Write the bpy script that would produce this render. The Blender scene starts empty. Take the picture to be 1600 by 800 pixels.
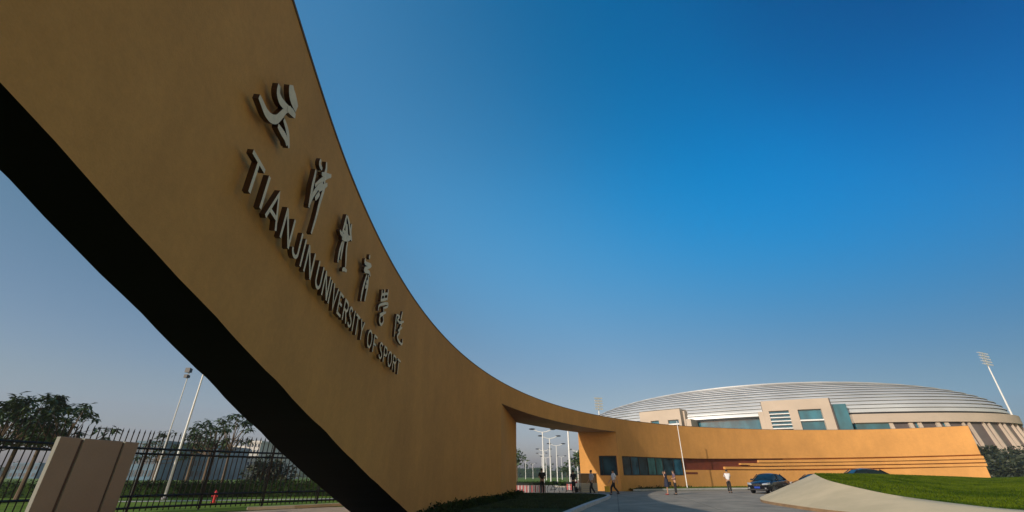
import bpy, bmesh, math, random
from mathutils import Vector, Matrix
import numpy as np
R = math.radians
random.seed(7)
rng = np.random.default_rng(11)
scn = bpy.context.scene
col = scn.collection
# ------------------------------------------------------------------ camera, sky, sun, exposure
cam_d = bpy.data.cameras.new('camera')
cam = bpy.data.objects.new('camera', cam_d); col.objects.link(cam)
cam.location = (0, 0, 1.3)
TH = 26.767
cam.rotation_euler = (R(90 + TH), 0, 0)
cam_d.sensor_width = 36; cam_d.lens = 36 * 680 / 1600
cam_d.clip_start = .05; cam_d.clip_end = 6000
scn.camera = cam
SUN_EL, SUN_AZ = 22.0, 225.0            # azimuth clockwise from +Y
w = bpy.data.worlds.new('World'); scn.world = w; w.use_nodes = True
nt = w.node_tree; bg = nt.nodes['Background']
sky = nt.nodes.new('ShaderNodeTexSky'); sky.sky_type = 'NISHITA'; sky.sun_disc = False
sky.sun_elevation = R(SUN_EL); sky.sun_rotation = R(SUN_AZ)
sky.air_density = 1.25; sky.dust_density = 1.6; sky.ozone_density = 3.0; sky.altitude = 0
hs = nt.nodes.new('ShaderNodeHueSaturation'); hs.inputs['Saturation'].default_value = 1.18
hs.inputs['Hue'].default_value = .488
nt.links.new(sky.outputs[0], hs.inputs['Color'])
# deepen the clear blue opposite the sun and pale the air near the horizon, by world direction; warmth is added to the unseen sky
wtc = nt.nodes.new('ShaderNodeTexCoord'); wn = nt.nodes.new('ShaderNodeVectorMath'); wn.operation = 'NORMALIZE'; nt.links.new(wtc.outputs['Generated'], wn.inputs[0])
wd_ = nt.nodes.new('ShaderNodeVectorMath'); wd_.operation = 'DOT_PRODUCT'; nt.links.new(wn.outputs[0], wd_.inputs[0]); wd_.inputs[1].default_value = (.683, .183, .707)
wm = nt.nodes.new('ShaderNodeMapRange'); wm.inputs[1].default_value = -1; wm.inputs[2].default_value = 1; nt.links.new(wd_.outputs['Value'], wm.inputs[0])
def gain(stops):
    r_ = nt.nodes.new('ShaderNodeValToRGB'); e = r_.color_ramp.elements; r_.color_ramp.interpolation = 'B_SPLINE'
    for i, (p_, c_) in enumerate(stops):
        el_ = e[i] if i < 2 else e.new((p_ + 1) / 2)
        el_.position = (p_ + 1) / 2; el_.color = (c_[0] / 4, c_[1] / 4, c_[2] / 4, 1)
    nt.links.new(wm.outputs[0], r_.inputs[0])
    m4 = nt.nodes.new('ShaderNodeVectorMath'); m4.operation = 'SCALE'; m4.inputs['Scale'].default_value = 4; nt.links.new(r_.outputs[0], m4.inputs[0]); return m4
EX = 1 / 1.37
sc_ = lambda c: tuple(x * EX for x in c)
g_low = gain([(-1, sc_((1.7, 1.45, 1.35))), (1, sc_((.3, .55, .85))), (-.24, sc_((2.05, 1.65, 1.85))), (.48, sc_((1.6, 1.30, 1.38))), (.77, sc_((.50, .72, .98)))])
g_high = gain([(-1, sc_((1.7, 1.2, .8))), (1, sc_((.0, .8, 1.5))), (-.1, sc_((1.7, 1.5, 1.3))), (.3, sc_((1.85, 2.75, 3.0))), (.45, sc_((1.6, 2.75, 3.05))), (.62, sc_((.75, 2.3, 2.8))), (.76, sc_((.0, 1.95, 2.7))), (.87, sc_((.0, 1.7, 2.6))), (.95, sc_((.0, .95, 1.75)))])  # low stops: unseen sky behind is warmed to tint the shaded wall
sx_ = nt.nodes.new('ShaderNodeSeparateXYZ'); nt.links.new(wn.outputs[0], sx_.inputs[0])
wz = nt.nodes.new('ShaderNodeMapRange'); wz.interpolation_type = 'SMOOTHSTEP'; wz.inputs[1].default_value = .14; wz.inputs[2].default_value = .60; nt.links.new(sx_.outputs[2], wz.inputs[0])
whz = nt.nodes.new('ShaderNodeMapRange'); whz.interpolation_type = 'SMOOTHSTEP'; whz.inputs[1].default_value = -.01; whz.inputs[2].default_value = .16; nt.links.new(sx_.outputs[2], whz.inputs[0])
whc = nt.nodes.new('ShaderNodeMix'); whc.data_type = 'RGBA'; nt.links.new(whz.outputs[0], whc.inputs[0]); whc.inputs[6].default_value = (.74, .93, 1.35, 1); whc.inputs[7].default_value = (1, 1, 1, 1)
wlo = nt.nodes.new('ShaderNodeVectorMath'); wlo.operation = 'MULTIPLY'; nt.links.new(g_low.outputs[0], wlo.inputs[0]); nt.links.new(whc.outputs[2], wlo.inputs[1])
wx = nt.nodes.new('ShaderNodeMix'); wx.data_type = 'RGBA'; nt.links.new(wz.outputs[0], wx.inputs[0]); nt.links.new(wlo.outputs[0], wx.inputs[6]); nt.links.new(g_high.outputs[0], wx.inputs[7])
wmul = nt.nodes.new('ShaderNodeVectorMath'); wmul.operation = 'MULTIPLY'; nt.links.new(hs.outputs[0], wmul.inputs[0])
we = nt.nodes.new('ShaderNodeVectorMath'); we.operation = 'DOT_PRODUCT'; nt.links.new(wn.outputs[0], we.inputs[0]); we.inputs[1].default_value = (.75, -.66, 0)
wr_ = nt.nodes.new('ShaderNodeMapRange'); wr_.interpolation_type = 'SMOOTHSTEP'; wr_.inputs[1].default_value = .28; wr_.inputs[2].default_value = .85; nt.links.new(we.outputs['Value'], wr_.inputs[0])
ww = nt.nodes.new('ShaderNodeMix'); ww.data_type = 'RGBA'; nt.links.new(wr_.outputs[0], ww.inputs[0]); nt.links.new(wx.outputs[2], ww.inputs[6]); ww.inputs[7].default_value = (3.3, 1.75, .75, 1)  # warm patch added to the sky out of view, warming the shaded wall
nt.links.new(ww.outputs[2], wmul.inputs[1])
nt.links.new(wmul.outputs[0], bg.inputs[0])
bg.inputs[1].default_value = .085
sd = bpy.data.lights.new('sun', 'SUN'); sd.energy = 3.6; sd.angle = R(.6); sd.color = (1, .89, .74)
sun = bpy.data.objects.new('sun', sd); col.objects.link(sun)
sdir = Vector((math.sin(R(SUN_AZ)) * math.cos(R(SUN_EL)), math.cos(R(SUN_AZ)) * math.cos(R(SUN_EL)), math.sin(R(SUN_EL))))
sun.rotation_euler = sdir.to_track_quat('Z', 'Y').to_euler()
vs = scn.view_settings; vs.view_transform = 'Standard'; vs.look = 'None'; vs.gamma = 1; vs.use_curve_mapping = False
vs.exposure = .1
scn.render.engine = 'CYCLES'
scn.cycles.volume_bounces = 0

# ------------------------------------------------------------------ helpers
def ray(u, v):                           # direction seen at photo pixel (1600x800)
    r, p = (u - 800) / 680, (400 - v) / 680
    c, s = math.cos(R(TH)), math.sin(R(TH))
    return Vector((r, c - p * s, s + p * c))
def at_z(u, v, z):
    d = ray(u, v); t = (z - 1.3) / d.z
    return Vector((d.x * t, d.y * t, z))
def at_y(u, v, y):
    d = ray(u, v); t = y / d.y
    return Vector((d.x * t, y, 1.3 + d.z * t))
def tag(o, label=None, cat=None, group=None, kind=None):
    if label: o['label'] = label
    if cat: o['category'] = cat
    if group: o['group'] = group
    if kind: o['kind'] = kind
    return o
def empty(name, loc, rz=0, **k):
    o = bpy.data.objects.new(name, None); col.objects.link(o)
    o.location = loc; o.rotation_euler = (0, 0, rz); o.empty_display_size = .2
    return tag(o, **k)
def copy_tree(o, parent=None):
    c = o.copy(); col.objects.link(c); c.parent = parent
    for ch in list(o.children): copy_tree(ch, c)
    return c
class MB:
    def __init__(s): s.v = []; s.f = []; s.m = []
    def add(s, vs, fs, m=0):
        n = len(s.v); s.v += [tuple(x) for x in vs]; s.f += [tuple(i + n for i in f) for f in fs]; s.m += [m] * len(fs)
        return s
    def box(s, x0, x1, y0, y1, z0, z1, m=0, M=None):
        vs = [Vector((x, y, z)) for z in (z0, z1) for x, y in ((x0, y0), (x1, y0), (x1, y1), (x0, y1))]
        if M is not None: vs = [M @ q for q in vs]
        return s.add(vs, [(0, 3, 2, 1), (4, 5, 6, 7), (0, 1, 5, 4), (1, 2, 6, 5), (2, 3, 7, 6), (3, 0, 4, 7)], m)
    def tube(s, pts, rad, n=8, m=0, cap=True):
        pts = [Vector(p) for p in pts]
        if not hasattr(rad, '__len__'): rad = [rad] * len(pts)
        rings = []; up = None
        for i, p in enumerate(pts):
            t = (pts[min(i + 1, len(pts) - 1)] - pts[max(i - 1, 0)]).normalized()
            if up is None: up = Vector((1, 0, 0)) if abs(t.x) < .8 else Vector((0, 1, 0))
            a = (up - t * up.dot(t)).normalized(); b = t.cross(a); up = a
            rings.append([p + (a * math.cos(2 * math.pi * k / n) + b * math.sin(2 * math.pi * k / n)) * rad[i] for k in range(n)])
        vs = [q for r_ in rings for q in r_]; fs = []
        for i in range(len(pts) - 1):
            for k in range(n):
                fs.append((i * n + k, i * n + (k + 1) % n, (i + 1) * n + (k + 1) % n, (i + 1) * n + k))
        if cap: fs += [tuple(range(n))[::-1], tuple(range((len(pts) - 1) * n, len(pts) * n))]
        return s.add(vs, fs, m)
    def loft(s, rings, m=0, close=True, caps=True, mf=None):
        n = len(rings[0]); vs = [q for r_ in rings for q in r_]; fs = []; 
        base = len(s.v); s.v += [tuple(x) for x in vs]
        for i in range(len(rings) - 1):
            for k in range(n if close else n - 1):
                s.f.append(tuple(base + j for j in (i * n + k, i * n + (k + 1) % n, (i + 1) * n + (k + 1) % n, (i + 1) * n + k)))
                s.m.append(mf(k) if mf else m)
        if caps:
            s.f += [tuple(base + j for j in range(n))[::-1], tuple(base + j for j in range((len(rings) - 1) * n, len(rings) * n))]; s.m += [m, m]
        return s
    def ell(s, c, r, n=12, k=8, m=0, M=None):
        c = Vector(c); rings = []
        for i in range(1, k):
            a = math.pi * i / k
            q = [c + Vector((r[0] * math.sin(a) * math.cos(2 * math.pi * j / n), r[1] * math.sin(a) * math.sin(2 * math.pi * j / n), r[2] * math.cos(a))) for j in range(n)]
            if M is not None: q = [M @ x for x in q]
            rings.append(q)
        return s.loft(rings[::-1], m)
    def build(s, name, mats, parent=None, smooth=False, bevel=0, fix=True):
        me = bpy.data.meshes.new(name); me.from_pydata(s.v, [], s.f)
        for mm in (mats if isinstance(mats, (list, tuple)) else [mats]): me.materials.append(mm)
        me.polygons.foreach_set('material_index', s.m)
        if fix:
            b = bmesh.new(); b.from_mesh(me); bmesh.ops.recalc_face_normals(b, faces=b.faces); b.to_mesh(me); b.free()
        if smooth: me.polygons.foreach_set('use_smooth', [True] * len(me.polygons))
        me.update()
        o = bpy.data.objects.new(name, me); col.objects.link(o)
        if parent: o.parent = parent
        if bevel:
            bv = o.modifiers.new('bevel', 'BEVEL'); bv.width = bevel; bv.segments = 2; bv.limit_method = 'ANGLE'
        if smooth:
            try: me.set_sharp_from_angle(angle=R(38))
            except Exception: pass
        return o
def local(o_from, p):                    # world point into the frame of a thing (location + z rotation)
    M = Matrix.Translation(o_from.location) @ Matrix.Rotation(o_from.rotation_euler.z, 4, 'Z')
    return M.inverted() @ Vector(p)

# ------------------------------------------------------------------ materials
def mat(name, c, rough=.7, metal=0, noise=None, bump=None, spec=.5, coat=0):
    m = bpy.data.materials.new(name); m.use_nodes = True; t = m.node_tree; b = t.nodes['Principled BSDF']
    b.inputs['Base Color'].default_value = (*c, 1); b.inputs['Roughness'].default_value = rough
    b.inputs['Metallic'].default_value = metal; b.inputs['Specular IOR Level'].default_value = spec
    b.inputs['Coat Weight'].default_value = coat
    tc = t.nodes.new('ShaderNodeTexCoord')
    if noise:                             # (scale, amount, stretch) list: multiply colour by noises
        cur = None
        for sc, am, st in noise:
            mp = t.nodes.new('ShaderNodeMapping'); mp.inputs['Scale'].default_value = st
            n = t.nodes.new('ShaderNodeTexNoise'); n.inputs['Scale'].default_value = sc; n.inputs['Detail'].default_value = 6
            t.links.new(tc.outputs['Object'], mp.inputs[0]); t.links.new(mp.outputs[0], n.inputs[0])
            mr = t.nodes.new('ShaderNodeMapRange'); mr.inputs[1].default_value = .3; mr.inputs[2].default_value = .7
            mr.inputs[3].default_value = 1 - am; mr.inputs[4].default_value = 1 + am
            t.links.new(n.outputs[0], mr.inputs[0])
            mx = t.nodes.new('ShaderNodeVectorMath'); mx.operation = 'SCALE'
            if cur is None: mx.inputs[0].default_value = c
            else: t.links.new(cur, mx.inputs[0])
            t.links.new(mr.outputs[0], mx.inputs['Scale']); cur = mx.outputs[0]
        t.links.new(cur, b.inputs['Base Color'])
    if bump:
        last = None
        for sc, dist in bump:
            n = t.nodes.new('ShaderNodeTexNoise'); n.inputs['Scale'].default_value = sc; n.inputs['Detail'].default_value = 4
            t.links.new(tc.outputs['Object'], n.inputs[0])
            bp = t.nodes.new('ShaderNodeBump'); bp.inputs['Strength'].default_value = 1; bp.inputs['Distance'].default_value = dist
            t.links.new(n.outputs[0], bp.inputs['Height'])
            if last: t.links.new(last, bp.inputs['Normal'])
            last = bp.outputs[0]
        t.links.new(last, b.inputs['Normal'])
    return m
def two(name, c1, c2, scale, rough=.9, bump=.02, st=(1, 1, 1), lo=.4, hi=.6, c3=None):
    m = mat(name, c1, rough, bump=[(scale * 3, bump)], spec=.5 if rough < .88 else .06); t = m.node_tree; b = t.nodes['Principled BSDF']
    tc = t.nodes.new('ShaderNodeTexCoord'); mp = t.nodes.new('ShaderNodeMapping'); mp.inputs['Scale'].default_value = st
    n = t.nodes.new('ShaderNodeTexNoise'); n.inputs['Scale'].default_value = scale; n.inputs['Detail'].default_value = 8
    n.inputs['Roughness'].default_value = .65
    r = t.nodes.new('ShaderNodeValToRGB'); r.color_ramp.elements[0].position = lo; r.color_ramp.elements[1].position = hi
    r.color_ramp.elements[0].color = (*c1, 1); r.color_ramp.elements[1].color = (*c2, 1)
    if c3: e = r.color_ramp.elements.new(min(.98, hi + .12)); e.color = (*c3, 1)
    t.links.new(tc.outputs['Object'], mp.inputs[0]); t.links.new(mp.outputs[0], n.inputs[0]); t.links.new(n.outputs[0], r.inputs[0])
    t.links.new(r.outputs[0], b.inputs['Base Color'])
    return m
OCH = (.59, .295, .086)
M = dict(
    ochre=mat('ochre_render', OCH, .85, noise=[(.12, .07, (1, 1, 1)), (.35, .08, (1, 1, 1)), (3.5, .035, (1, 1, 1)), (1.3, .05, (1, 1, .45)), (14, .035, (1, 1, 1)), (60, .03, (1, 1, 1))], bump=[(60, .004), (1.2, .012)], spec=.25),
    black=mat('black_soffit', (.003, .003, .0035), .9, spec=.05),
    redbrown=mat('red_brown_paint', (.14, .028, .012), .7, noise=[(1.5, .2, (1, 1, 1))]),
    letter=mat('letter_face', (.80, .64, .40), .6, .0, noise=[(9, .12, (1, 1, 1))]),
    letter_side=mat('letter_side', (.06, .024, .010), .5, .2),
    concrete=two('road_concrete', (.21, .19, .16), (.37, .325, .265), .7, bump=.004, lo=.34, hi=.66),
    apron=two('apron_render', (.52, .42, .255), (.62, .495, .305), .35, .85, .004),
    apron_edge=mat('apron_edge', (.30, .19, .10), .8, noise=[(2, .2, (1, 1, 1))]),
    kerb=mat('kerb_stone', (.40, .40, .41), .8, noise=[(3, .15, (1, 1, 1))]),
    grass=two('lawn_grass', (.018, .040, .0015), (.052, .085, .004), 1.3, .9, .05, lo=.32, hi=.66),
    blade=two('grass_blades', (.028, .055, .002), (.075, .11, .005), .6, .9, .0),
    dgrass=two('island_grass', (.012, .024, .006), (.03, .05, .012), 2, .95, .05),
    field=two('far_field', (.07, .12, .016), (.14, .19, .03), .12, .95, .02),
    green=two('bright_grass', (.07, .125, .012), (.13, .19, .025), .4, .95, .02),
    hedge=two('hedge_leaf', (.008, .020, .004), (.026, .050, .008), 3, .9, .05),
    leaf=two('tree_leaf', (.018, .042, .010), (.05, .085, .02), 1.2, .6, .0),
    leafd=two('dark_leaf', (.010, .020, .007), (.035, .045, .016), .8, .6, .0),
    bark=mat('bark', (.12, .085, .055), .9, noise=[(8, .3, (1, 1, .2))]),
    iron=mat('black_iron', (.008, .008, .009), .5, .3),
    pylon=mat('pylon_stone', (.20, .205, .175), .75, noise=[(.8, .06, (1, 1, 1)), (20, .04, (1, 1, 1))], bump=[(40, .002)]),
    groove=mat('pylon_groove', (.055, .048, .045), .8),
    white=mat('white_paint', (.75, .75, .74), .5),
    steel=mat('galvanised_steel', (.62, .64, .66), .4, .5),
    grey=mat('grey_metal', (.25, .26, .27), .5, .4),
    dark=mat('dark_plastic', (.02, .02, .022), .5),
    silver=mat('roof_silver', (.50, .52, .53), .42, .15, noise=[(.12, .12, (1, 1, 1))]),
    silver_gap=mat('roof_gap', (.10, .105, .11), .6, .3),
    pink=mat('stadium_stone', (.50, .41, .325), .8, noise=[(.3, .06, (1, 1, 1))]),
    panel=mat('grey_panel', (.10, .08, .078), .3, noise=[(.4, .25, (1, 1, 1))]),
    glass=mat('teal_glass', (.012, .12, .17), .1, 0, noise=[(.35, .5, (1, 1, .5))], spec=.8),
    gglass=mat('gatehouse_glass', (.016, .045, .065), .2, 0, noise=[(.8, .8, (1, 1, 1))], spec=.06),  # bluish reflection put into the pane colour, real gloss kept low
    glass_refl_teal=mat('glass_refl_teal', (.05, .16, .18), .25, spec=.06, noise=[(1.2, .6, (1, 1, .6))]), glass_refl_blue=mat('glass_refl_blue', (.018, .08, .13), .25, spec=.06, noise=[(1.4, .8, (1, 1, .6))]),  # teal and blue reflections painted into pane colour and noise
    frame=mat('window_frame', (.014, .014, .016), .4, .3),
    pink_white=mat('pink_white', (.58, .44, .44), .6),
    faded_red=mat('faded_red', (.50, .10, .10), .6),
    red=mat('red_paint', (.50, .02, .02), .5),
    yellow=mat('yellow_paint', (.62, .38, .02), .6),
    carpaint=mat('black_car_paint', (.005, .006, .009), .25, .0, coat=.35, spec=.35),
    carglass=mat('car_glass', (.006, .014, .018), .08, spec=.35),
    tyre=mat('tyre_rubber', (.012, .012, .012), .85),
    chrome=mat('chrome', (.75, .76, .78), .15, 1),
    lampg=mat('headlight_glass', (.55, .58, .60), .08, .4),
    plate=mat('blue_plate', (.01, .05, .34), .4),
    skin=mat('skin', (.42, .24, .155), .6), hair=mat('black_hair', (.008, .007, .006), .5),
    s_white=mat('white_shirt', (.72, .72, .74), .8), s_light=mat('pale_grey_shirt', (.50, .48, .52), .8),
    s_black=mat('black_cloth', (.012, .012, .014), .85), s_navy=mat('navy_cloth', (.014, .018, .04), .8),
    s_plaid=mat('purple_grey_top', (.14, .09, .12), .8, noise=[(30, .5, (1, 1, 1))]), s_dk=mat('dark_trousers', (.014, .014, .017), .85),
    shoe=mat('shoe_leather', (.01, .009, .008), .4), shoe_red=mat('red_shoe', (.25, .02, .02), .5),
    bld_blue=mat('far_blue_glass', (.05, .13, .20), .2, noise=[(.3, .3, (1, 1, 1))]), bld_white=mat('far_white_wall', (.55, .53, .50), .8),
    bld_win=mat('far_window', (.05, .07, .09), .2), path=mat('pale_path', (.42, .38, .32), .85, noise=[(1, .12, (1, 1, 1))]),
    tan=mat('tan_pavement', (.28, .22, .15), .9, noise=[(2, .15, (1, 1, 1))]), cream=mat('cream_enclosure', (.40, .36, .28), .6),
    brownbox=mat('brown_enclosure', (.20, .12, .045), .6), netting=mat('shade_net', (.012, .013, .016), .9),
)

# joints in the road slabs
t = M['concrete'].node_tree; b_ = t.nodes['Principled BSDF']
tc = t.nodes.new('ShaderNodeTexCoord'); br = t.nodes.new('ShaderNodeTexBrick'); br.offset = 0
br.inputs['Scale'].default_value = 1; br.inputs['Brick Width'].default_value = 4.2; br.inputs['Row Height'].default_value = 5
br.inputs['Mortar Size'].default_value = .03; br.inputs['Color1'].default_value = (1, 1, 1, 1); br.inputs['Color2'].default_value = (.9, .9, .9, 1); br.inputs['Mortar'].default_value = (.55, .55, .55, 1)
mp = t.nodes.new('ShaderNodeMapping'); mp.inputs['Rotation'].default_value = (0, 0, R(12))
t.links.new(tc.outputs['Object'], mp.inputs[0]); t.links.new(mp.outputs[0], br.inputs[0])
src = b_.inputs['Base Color'].links[0].from_socket
mx = t.nodes.new('ShaderNodeMix'); mx.data_type = 'RGBA'; mx.blend_type = 'MULTIPLY'; mx.inputs[0].default_value = .8
t.links.new(src, mx.inputs[6]); t.links.new(br.outputs[0], mx.inputs[7]); t.links.new(mx.outputs[2], b_.inputs['Base Color'])

# ------------------------------------------------------------------ ground and roads
def sheet(name, pts, z, m, kind='structure', **k):
    b = MB(); b.add([(x, y, z) for x, y in pts], [tuple(range(len(pts)))]); o = b.build(name, m); tag(o, kind=kind, **k); return o
def spline(P, n=8, closed=False):
    P = [Vector(p) for p in P]; out = []; N = len(P)
    g = (lambda i: P[i % N]) if closed else (lambda i: P[min(max(i, 0), N - 1)])
    for i in range(N if closed else N - 1):
        p0, p1, p2, p3 = g(i - 1), g(i), g(i + 1), g(i + 2)
        for k in range(n):
            u = k / n
            out.append(.5 * ((2 * p1) + (p2 - p0) * u + (2 * p0 - 5 * p1 + 4 * p2 - p3) * u * u + (-p0 + 3 * p1 - 3 * p2 + p3) * u ** 3))
    if not closed: out.append(P[-1])
    return out
g = MB(); g.add([(-2500, -400, -.02), (2500, -400, -.02), (2500, 3000, -.02), (-2500, 3000, -.02)], [(0, 1, 2, 3)])
tag(g.build('ground', M['field']), kind='structure')
road = [(-8, -60), (80, -60), (60, -8), (20, 2), (16.5, 10), (17, 24), (40, 32), (60, 42), (95, 40), (95, 48), (50, 50.5), (33.5, 53.3), (24, 51), (17.0, 48.6), (12.5, 46.4), (11, 45.2), (7.2, 47.6), (8.5, 62), (12, 86), (60, 100), (60, 106), (-40, 108), (-40, 98), (-3, 88), (-2, 62), (-.6, 44), (-.3, 38), (-.3, 30), (1.5, 20), (1.2, 8), (-.5, -2)]
sheet('road', road, 0, M['concrete'])

# left island: kerb curve and grass
isl = spline([at_z(880, 812, 0), at_z(905, 800, 0), at_z(922, 792, 0), at_z(940, 784.5, 0), at_z(953, 779, 0), at_z(951, 775.6, 0), at_z(925, 774, 0), at_z(880, 773.2, 0), at_z(835, 773.2, 0), at_z(806, 773.5, 0)], 6)
k = MB(); rings = []
for i, p in enumerate(isl):
    tdir = (isl[min(i + 1, len(isl) - 1)] - isl[max(i - 1, 0)]).normalized(); nn = Vector((-tdir.y, tdir.x, 0))
    rings.append([p + nn * 0, p + Vector((0, 0, .14)) + nn * .02, p + nn * .24 + Vector((0, 0, .14)), p + nn * .24])
k.loft(rings); kb = k.build('island_kerb', M['kerb']); tag(kb, kind='structure')
inner = [r_[2] + Vector((0, 0, -.02)) for r_ in rings]
isl_poly = [(q.x, q.y) for q in inner] + [(-1.2, 38), (-2.2, 28), (-4.6, 20), (-5, 12), (-1, 10), (1.2, 12)]
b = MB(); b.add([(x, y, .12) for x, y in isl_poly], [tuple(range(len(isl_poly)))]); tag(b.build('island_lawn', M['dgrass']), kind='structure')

# right mound: apron (skirt) + lawn
APX = at_y(1272.5, 740.0, 30.6)
nz = lambda u, v: tuple(at_z(u, v, 0))
Bt = [(20.9, 33.4, 0), (18.6, 33.3, 0), (16.6, 32.2, 0), nz(1190, 779.5), nz(1189.5, 784), (13.1, 25.4, 0), (12.5, 22, 0), (12.2, 19, 0), (12.6, 15, 0), (13.4, 11, 0), (15, 8, 0), (18, 4, 0)]
Et = [APX + Vector((.12, .12, 0)), APX + Vector((.06, .06, 0)), APX, at_y(1272.5, 740.5, 30.2), at_y(1276, 742.2, 27.6), at_y(1284, 746.5, 25.4), at_y(1300, 752.2, 23.2), at_y(1345, 763, 20.8), at_y(1400, 774, 19), at_y(1490, 786, 17.2), at_y(1600, 797, 15.6), at_y(1900, 812, 12.6)]
Bs = spline(Bt, 6); Es = spline([tuple(p) for p in Et], 6)
ap = MB(); rings = []
for q, e in zip(Bs, Es):
    q0 = Vector(q); e = Vector(e); top = Vector((q0.x, q0.y, .12 + 0 * e.z)); hd = Vector((e.x - q0.x, e.y - q0.y, 0)).normalized() if (e - q0).length > .1 else Vector((1, 0, 0))
    rings.append([q0, top] + [top.lerp(e, f) for f in (.25, .5, .75, 1)] + [e + hd * .12 - Vector((0, 0, .04))])
n = len(rings[0])
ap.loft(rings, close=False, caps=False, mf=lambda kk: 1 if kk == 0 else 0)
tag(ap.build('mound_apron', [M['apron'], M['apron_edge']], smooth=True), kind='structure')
crest = [APX + Vector((.2, .1, 0)), APX + Vector((.25, .1, 0)), APX + Vector((.3, .1, 0)), at_y(1276, 740.4, 30.8), at_y(1290, 740.6, 31.0), at_y(1325, 741, 31.4), at_y(1365, 741.5, 32.5), at_y(1420, 743, 36), at_y(1500, 745.5, 45), at_y(1555, 747.3, 52), at_y(1640, 745, 52), at_y(1900, 744, 50)]
Cs = spline([tuple(p) for p in crest], 6)
lawn_rings = []
mb = MB()
for i, (e, cpt) in enumerate(zip(Es, Cs)):
    e = Vector(e); cpt = Vector(cpt); ring = []
    for f in (0, .15, .3, .45, .6, .75, .9, 1):
        q = e.lerp(cpt, f); q.z = e.z + (cpt.z - e.z) * (1 - (1 - f) ** 2.2); ring.append(q)
    back = cpt + Vector((.6, 1, 0)) * 1.2; back.z = cpt.z - .25
    foot = cpt + Vector((.5, 1, 0)) * 3.2; foot.z = -.03
    if i >= 50: back = cpt + Vector((.3, 4, 0)); back.z = cpt.z - .02; foot = cpt + Vector((10, 60, 0)); foot.z = .9
    ring += [back, foot]
    lawn_rings.append(ring)
mb.loft(lawn_rings, close=False, caps=False)
tag(mb.build('mound_lawn', M['grass'], smooth=True), kind='structure')
def blades(name, quads, n, h, m, seed=1, wd=.012, **k):
    r = np.random.default_rng(seed); v = []; f = []
    areas = [((q[1] - q[0]).cross(q[3] - q[0])).length for q in quads]; tot = sum(areas)
    for q, a in zip(quads, areas):
        c = int(n * a / tot + r.random())
        for _ in range(c):
            s_, t_ = r.random(), r.random()
            p = q[0].lerp(q[1], s_).lerp(q[3].lerp(q[2], s_), t_)
            an = r.random() * math.pi; hh = h * (.5 + r.random()); d = Vector((math.cos(an), math.sin(an), 0)) * wd
            lean = Vector((r.normal() * .35, r.normal() * .35, 1)) * hh
            i0 = len(v); v += [tuple(p - d), tuple(p + d), tuple(p + lean)]; f.append((i0, i0 + 1, i0 + 2))
    me = bpy.data.meshes.new(name); me.from_pydata(v, [], f); me.materials.append(m)
    o = bpy.data.objects.new(name, me); col.objects.link(o); tag(o, kind='stuff', **k); return o
quads = []
for i in range(len(lawn_rings) - 1):
    for j in range(7):
        quads.append([lawn_rings[i][j], lawn_rings[i][j + 1], lawn_rings[i + 1][j + 1], lawn_rings[i + 1][j]])
blades('lawn_blades', quads[:7 * 60], 70000, .055, M['blade'], 3, .02, label='short green lawn grass growing on the mound', cat='grass')
iq = []
A = Vector((-2.4, 19.5, .12)); 
iq = [[Vector((-1.4, 20, .12)), Vector((2.4, 20, .12)), Vector((4.2, 27, .12)), Vector((-.2, 27.2, .12))], [Vector((-.2, 27.4, .12)), Vector((4.2, 27, .12)), Vector((5.7, 32.5, .12)), Vector((.6, 34, .12))],
      [Vector((.6, 34, .12)), Vector((5.7, 32.5, .12)), Vector((5.5, 35.2, .12)), Vector((.7, 36.8, .12))]]
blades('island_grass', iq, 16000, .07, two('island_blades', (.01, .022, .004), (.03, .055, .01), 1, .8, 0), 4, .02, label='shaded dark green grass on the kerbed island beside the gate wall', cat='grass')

# ------------------------------------------------------------------ the curved gate wall
CP = [(1.35, -9.6), (.2, -7.0), (-.783, -4.486), (-1.84, -1.0), (-2.10, .28), (-2.38, 1.75), (-2.646, 3.285), (-3.034, 6.255), (-3.219, 9.252), (-3.219, 12.255), (-3.047, 15.249), (-2.711, 18.225), (-2.214, 21.177), (-1.558, 24.097), (-.744, 26.981), (.23, 29.82), (1.363, 32.604), (2.655, 35.322), (4.106, 37.96), (5.715, 40.504), (7.479, 42.938), (9.395, 45.245), (11.46, 47.411), (13.668, 49.421), (16.014, 51.261), (18.49, 52.92), (21.09, 54.388), (23.803, 55.655), (26.617, 56.713), (29.518, 57.555), (32.487, 58.168), (35.5, 58.539), (38.528, 58.646), (41.531, 58.457), (44.462, 57.925), (47.258, 56.984), (49.843, 55.541), (52.12, 53.473), (54.3, 50.9)]
dense = spline([(x, y, 0) for x, y in CP], 30)
cum = [0]
for a, c in zip(dense, dense[1:]): cum.append(cum[-1] + (c - a).length)
s_ref = cum[6 * 30]                       # s = 0 at the control point (-2.646, 3.285)
cum = np.array(cum) - s_ref; DX = np.array([p.x for p in dense]); DY = np.array([p.y for p in dense])
def W(s, off=0, z=0):                     # point on the wall's front line; off > 0 towards the court
    x, y = np.interp(s, cum, DX), np.interp(s, cum, DY)
    if off:
        tx = np.interp(s + .15, cum, DX) - np.interp(s - .15, cum, DX); ty = np.interp(s + .15, cum, DY) - np.interp(s - .15, cum, DY)
        l = math.hypot(tx, ty); x += ty / l * off; y -= tx / l * off
    return Vector((x, y, z))
TOP = 6.4
def zsof(s): return .005 * math.sin(s * 3.1) + .003 * math.sin(s * 11.7 + 1) + float(np.interp(s, [-14, -8, -2, -1.4, -.6, .4, 2.35, 4.75, 7.15, 9.4, 11.65, 13.2], [3.1, 3.0, 2.9, 2.83, 2.75, 2.62, 2.36, 1.95, 1.44, .92, .34, -.05]))
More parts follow.
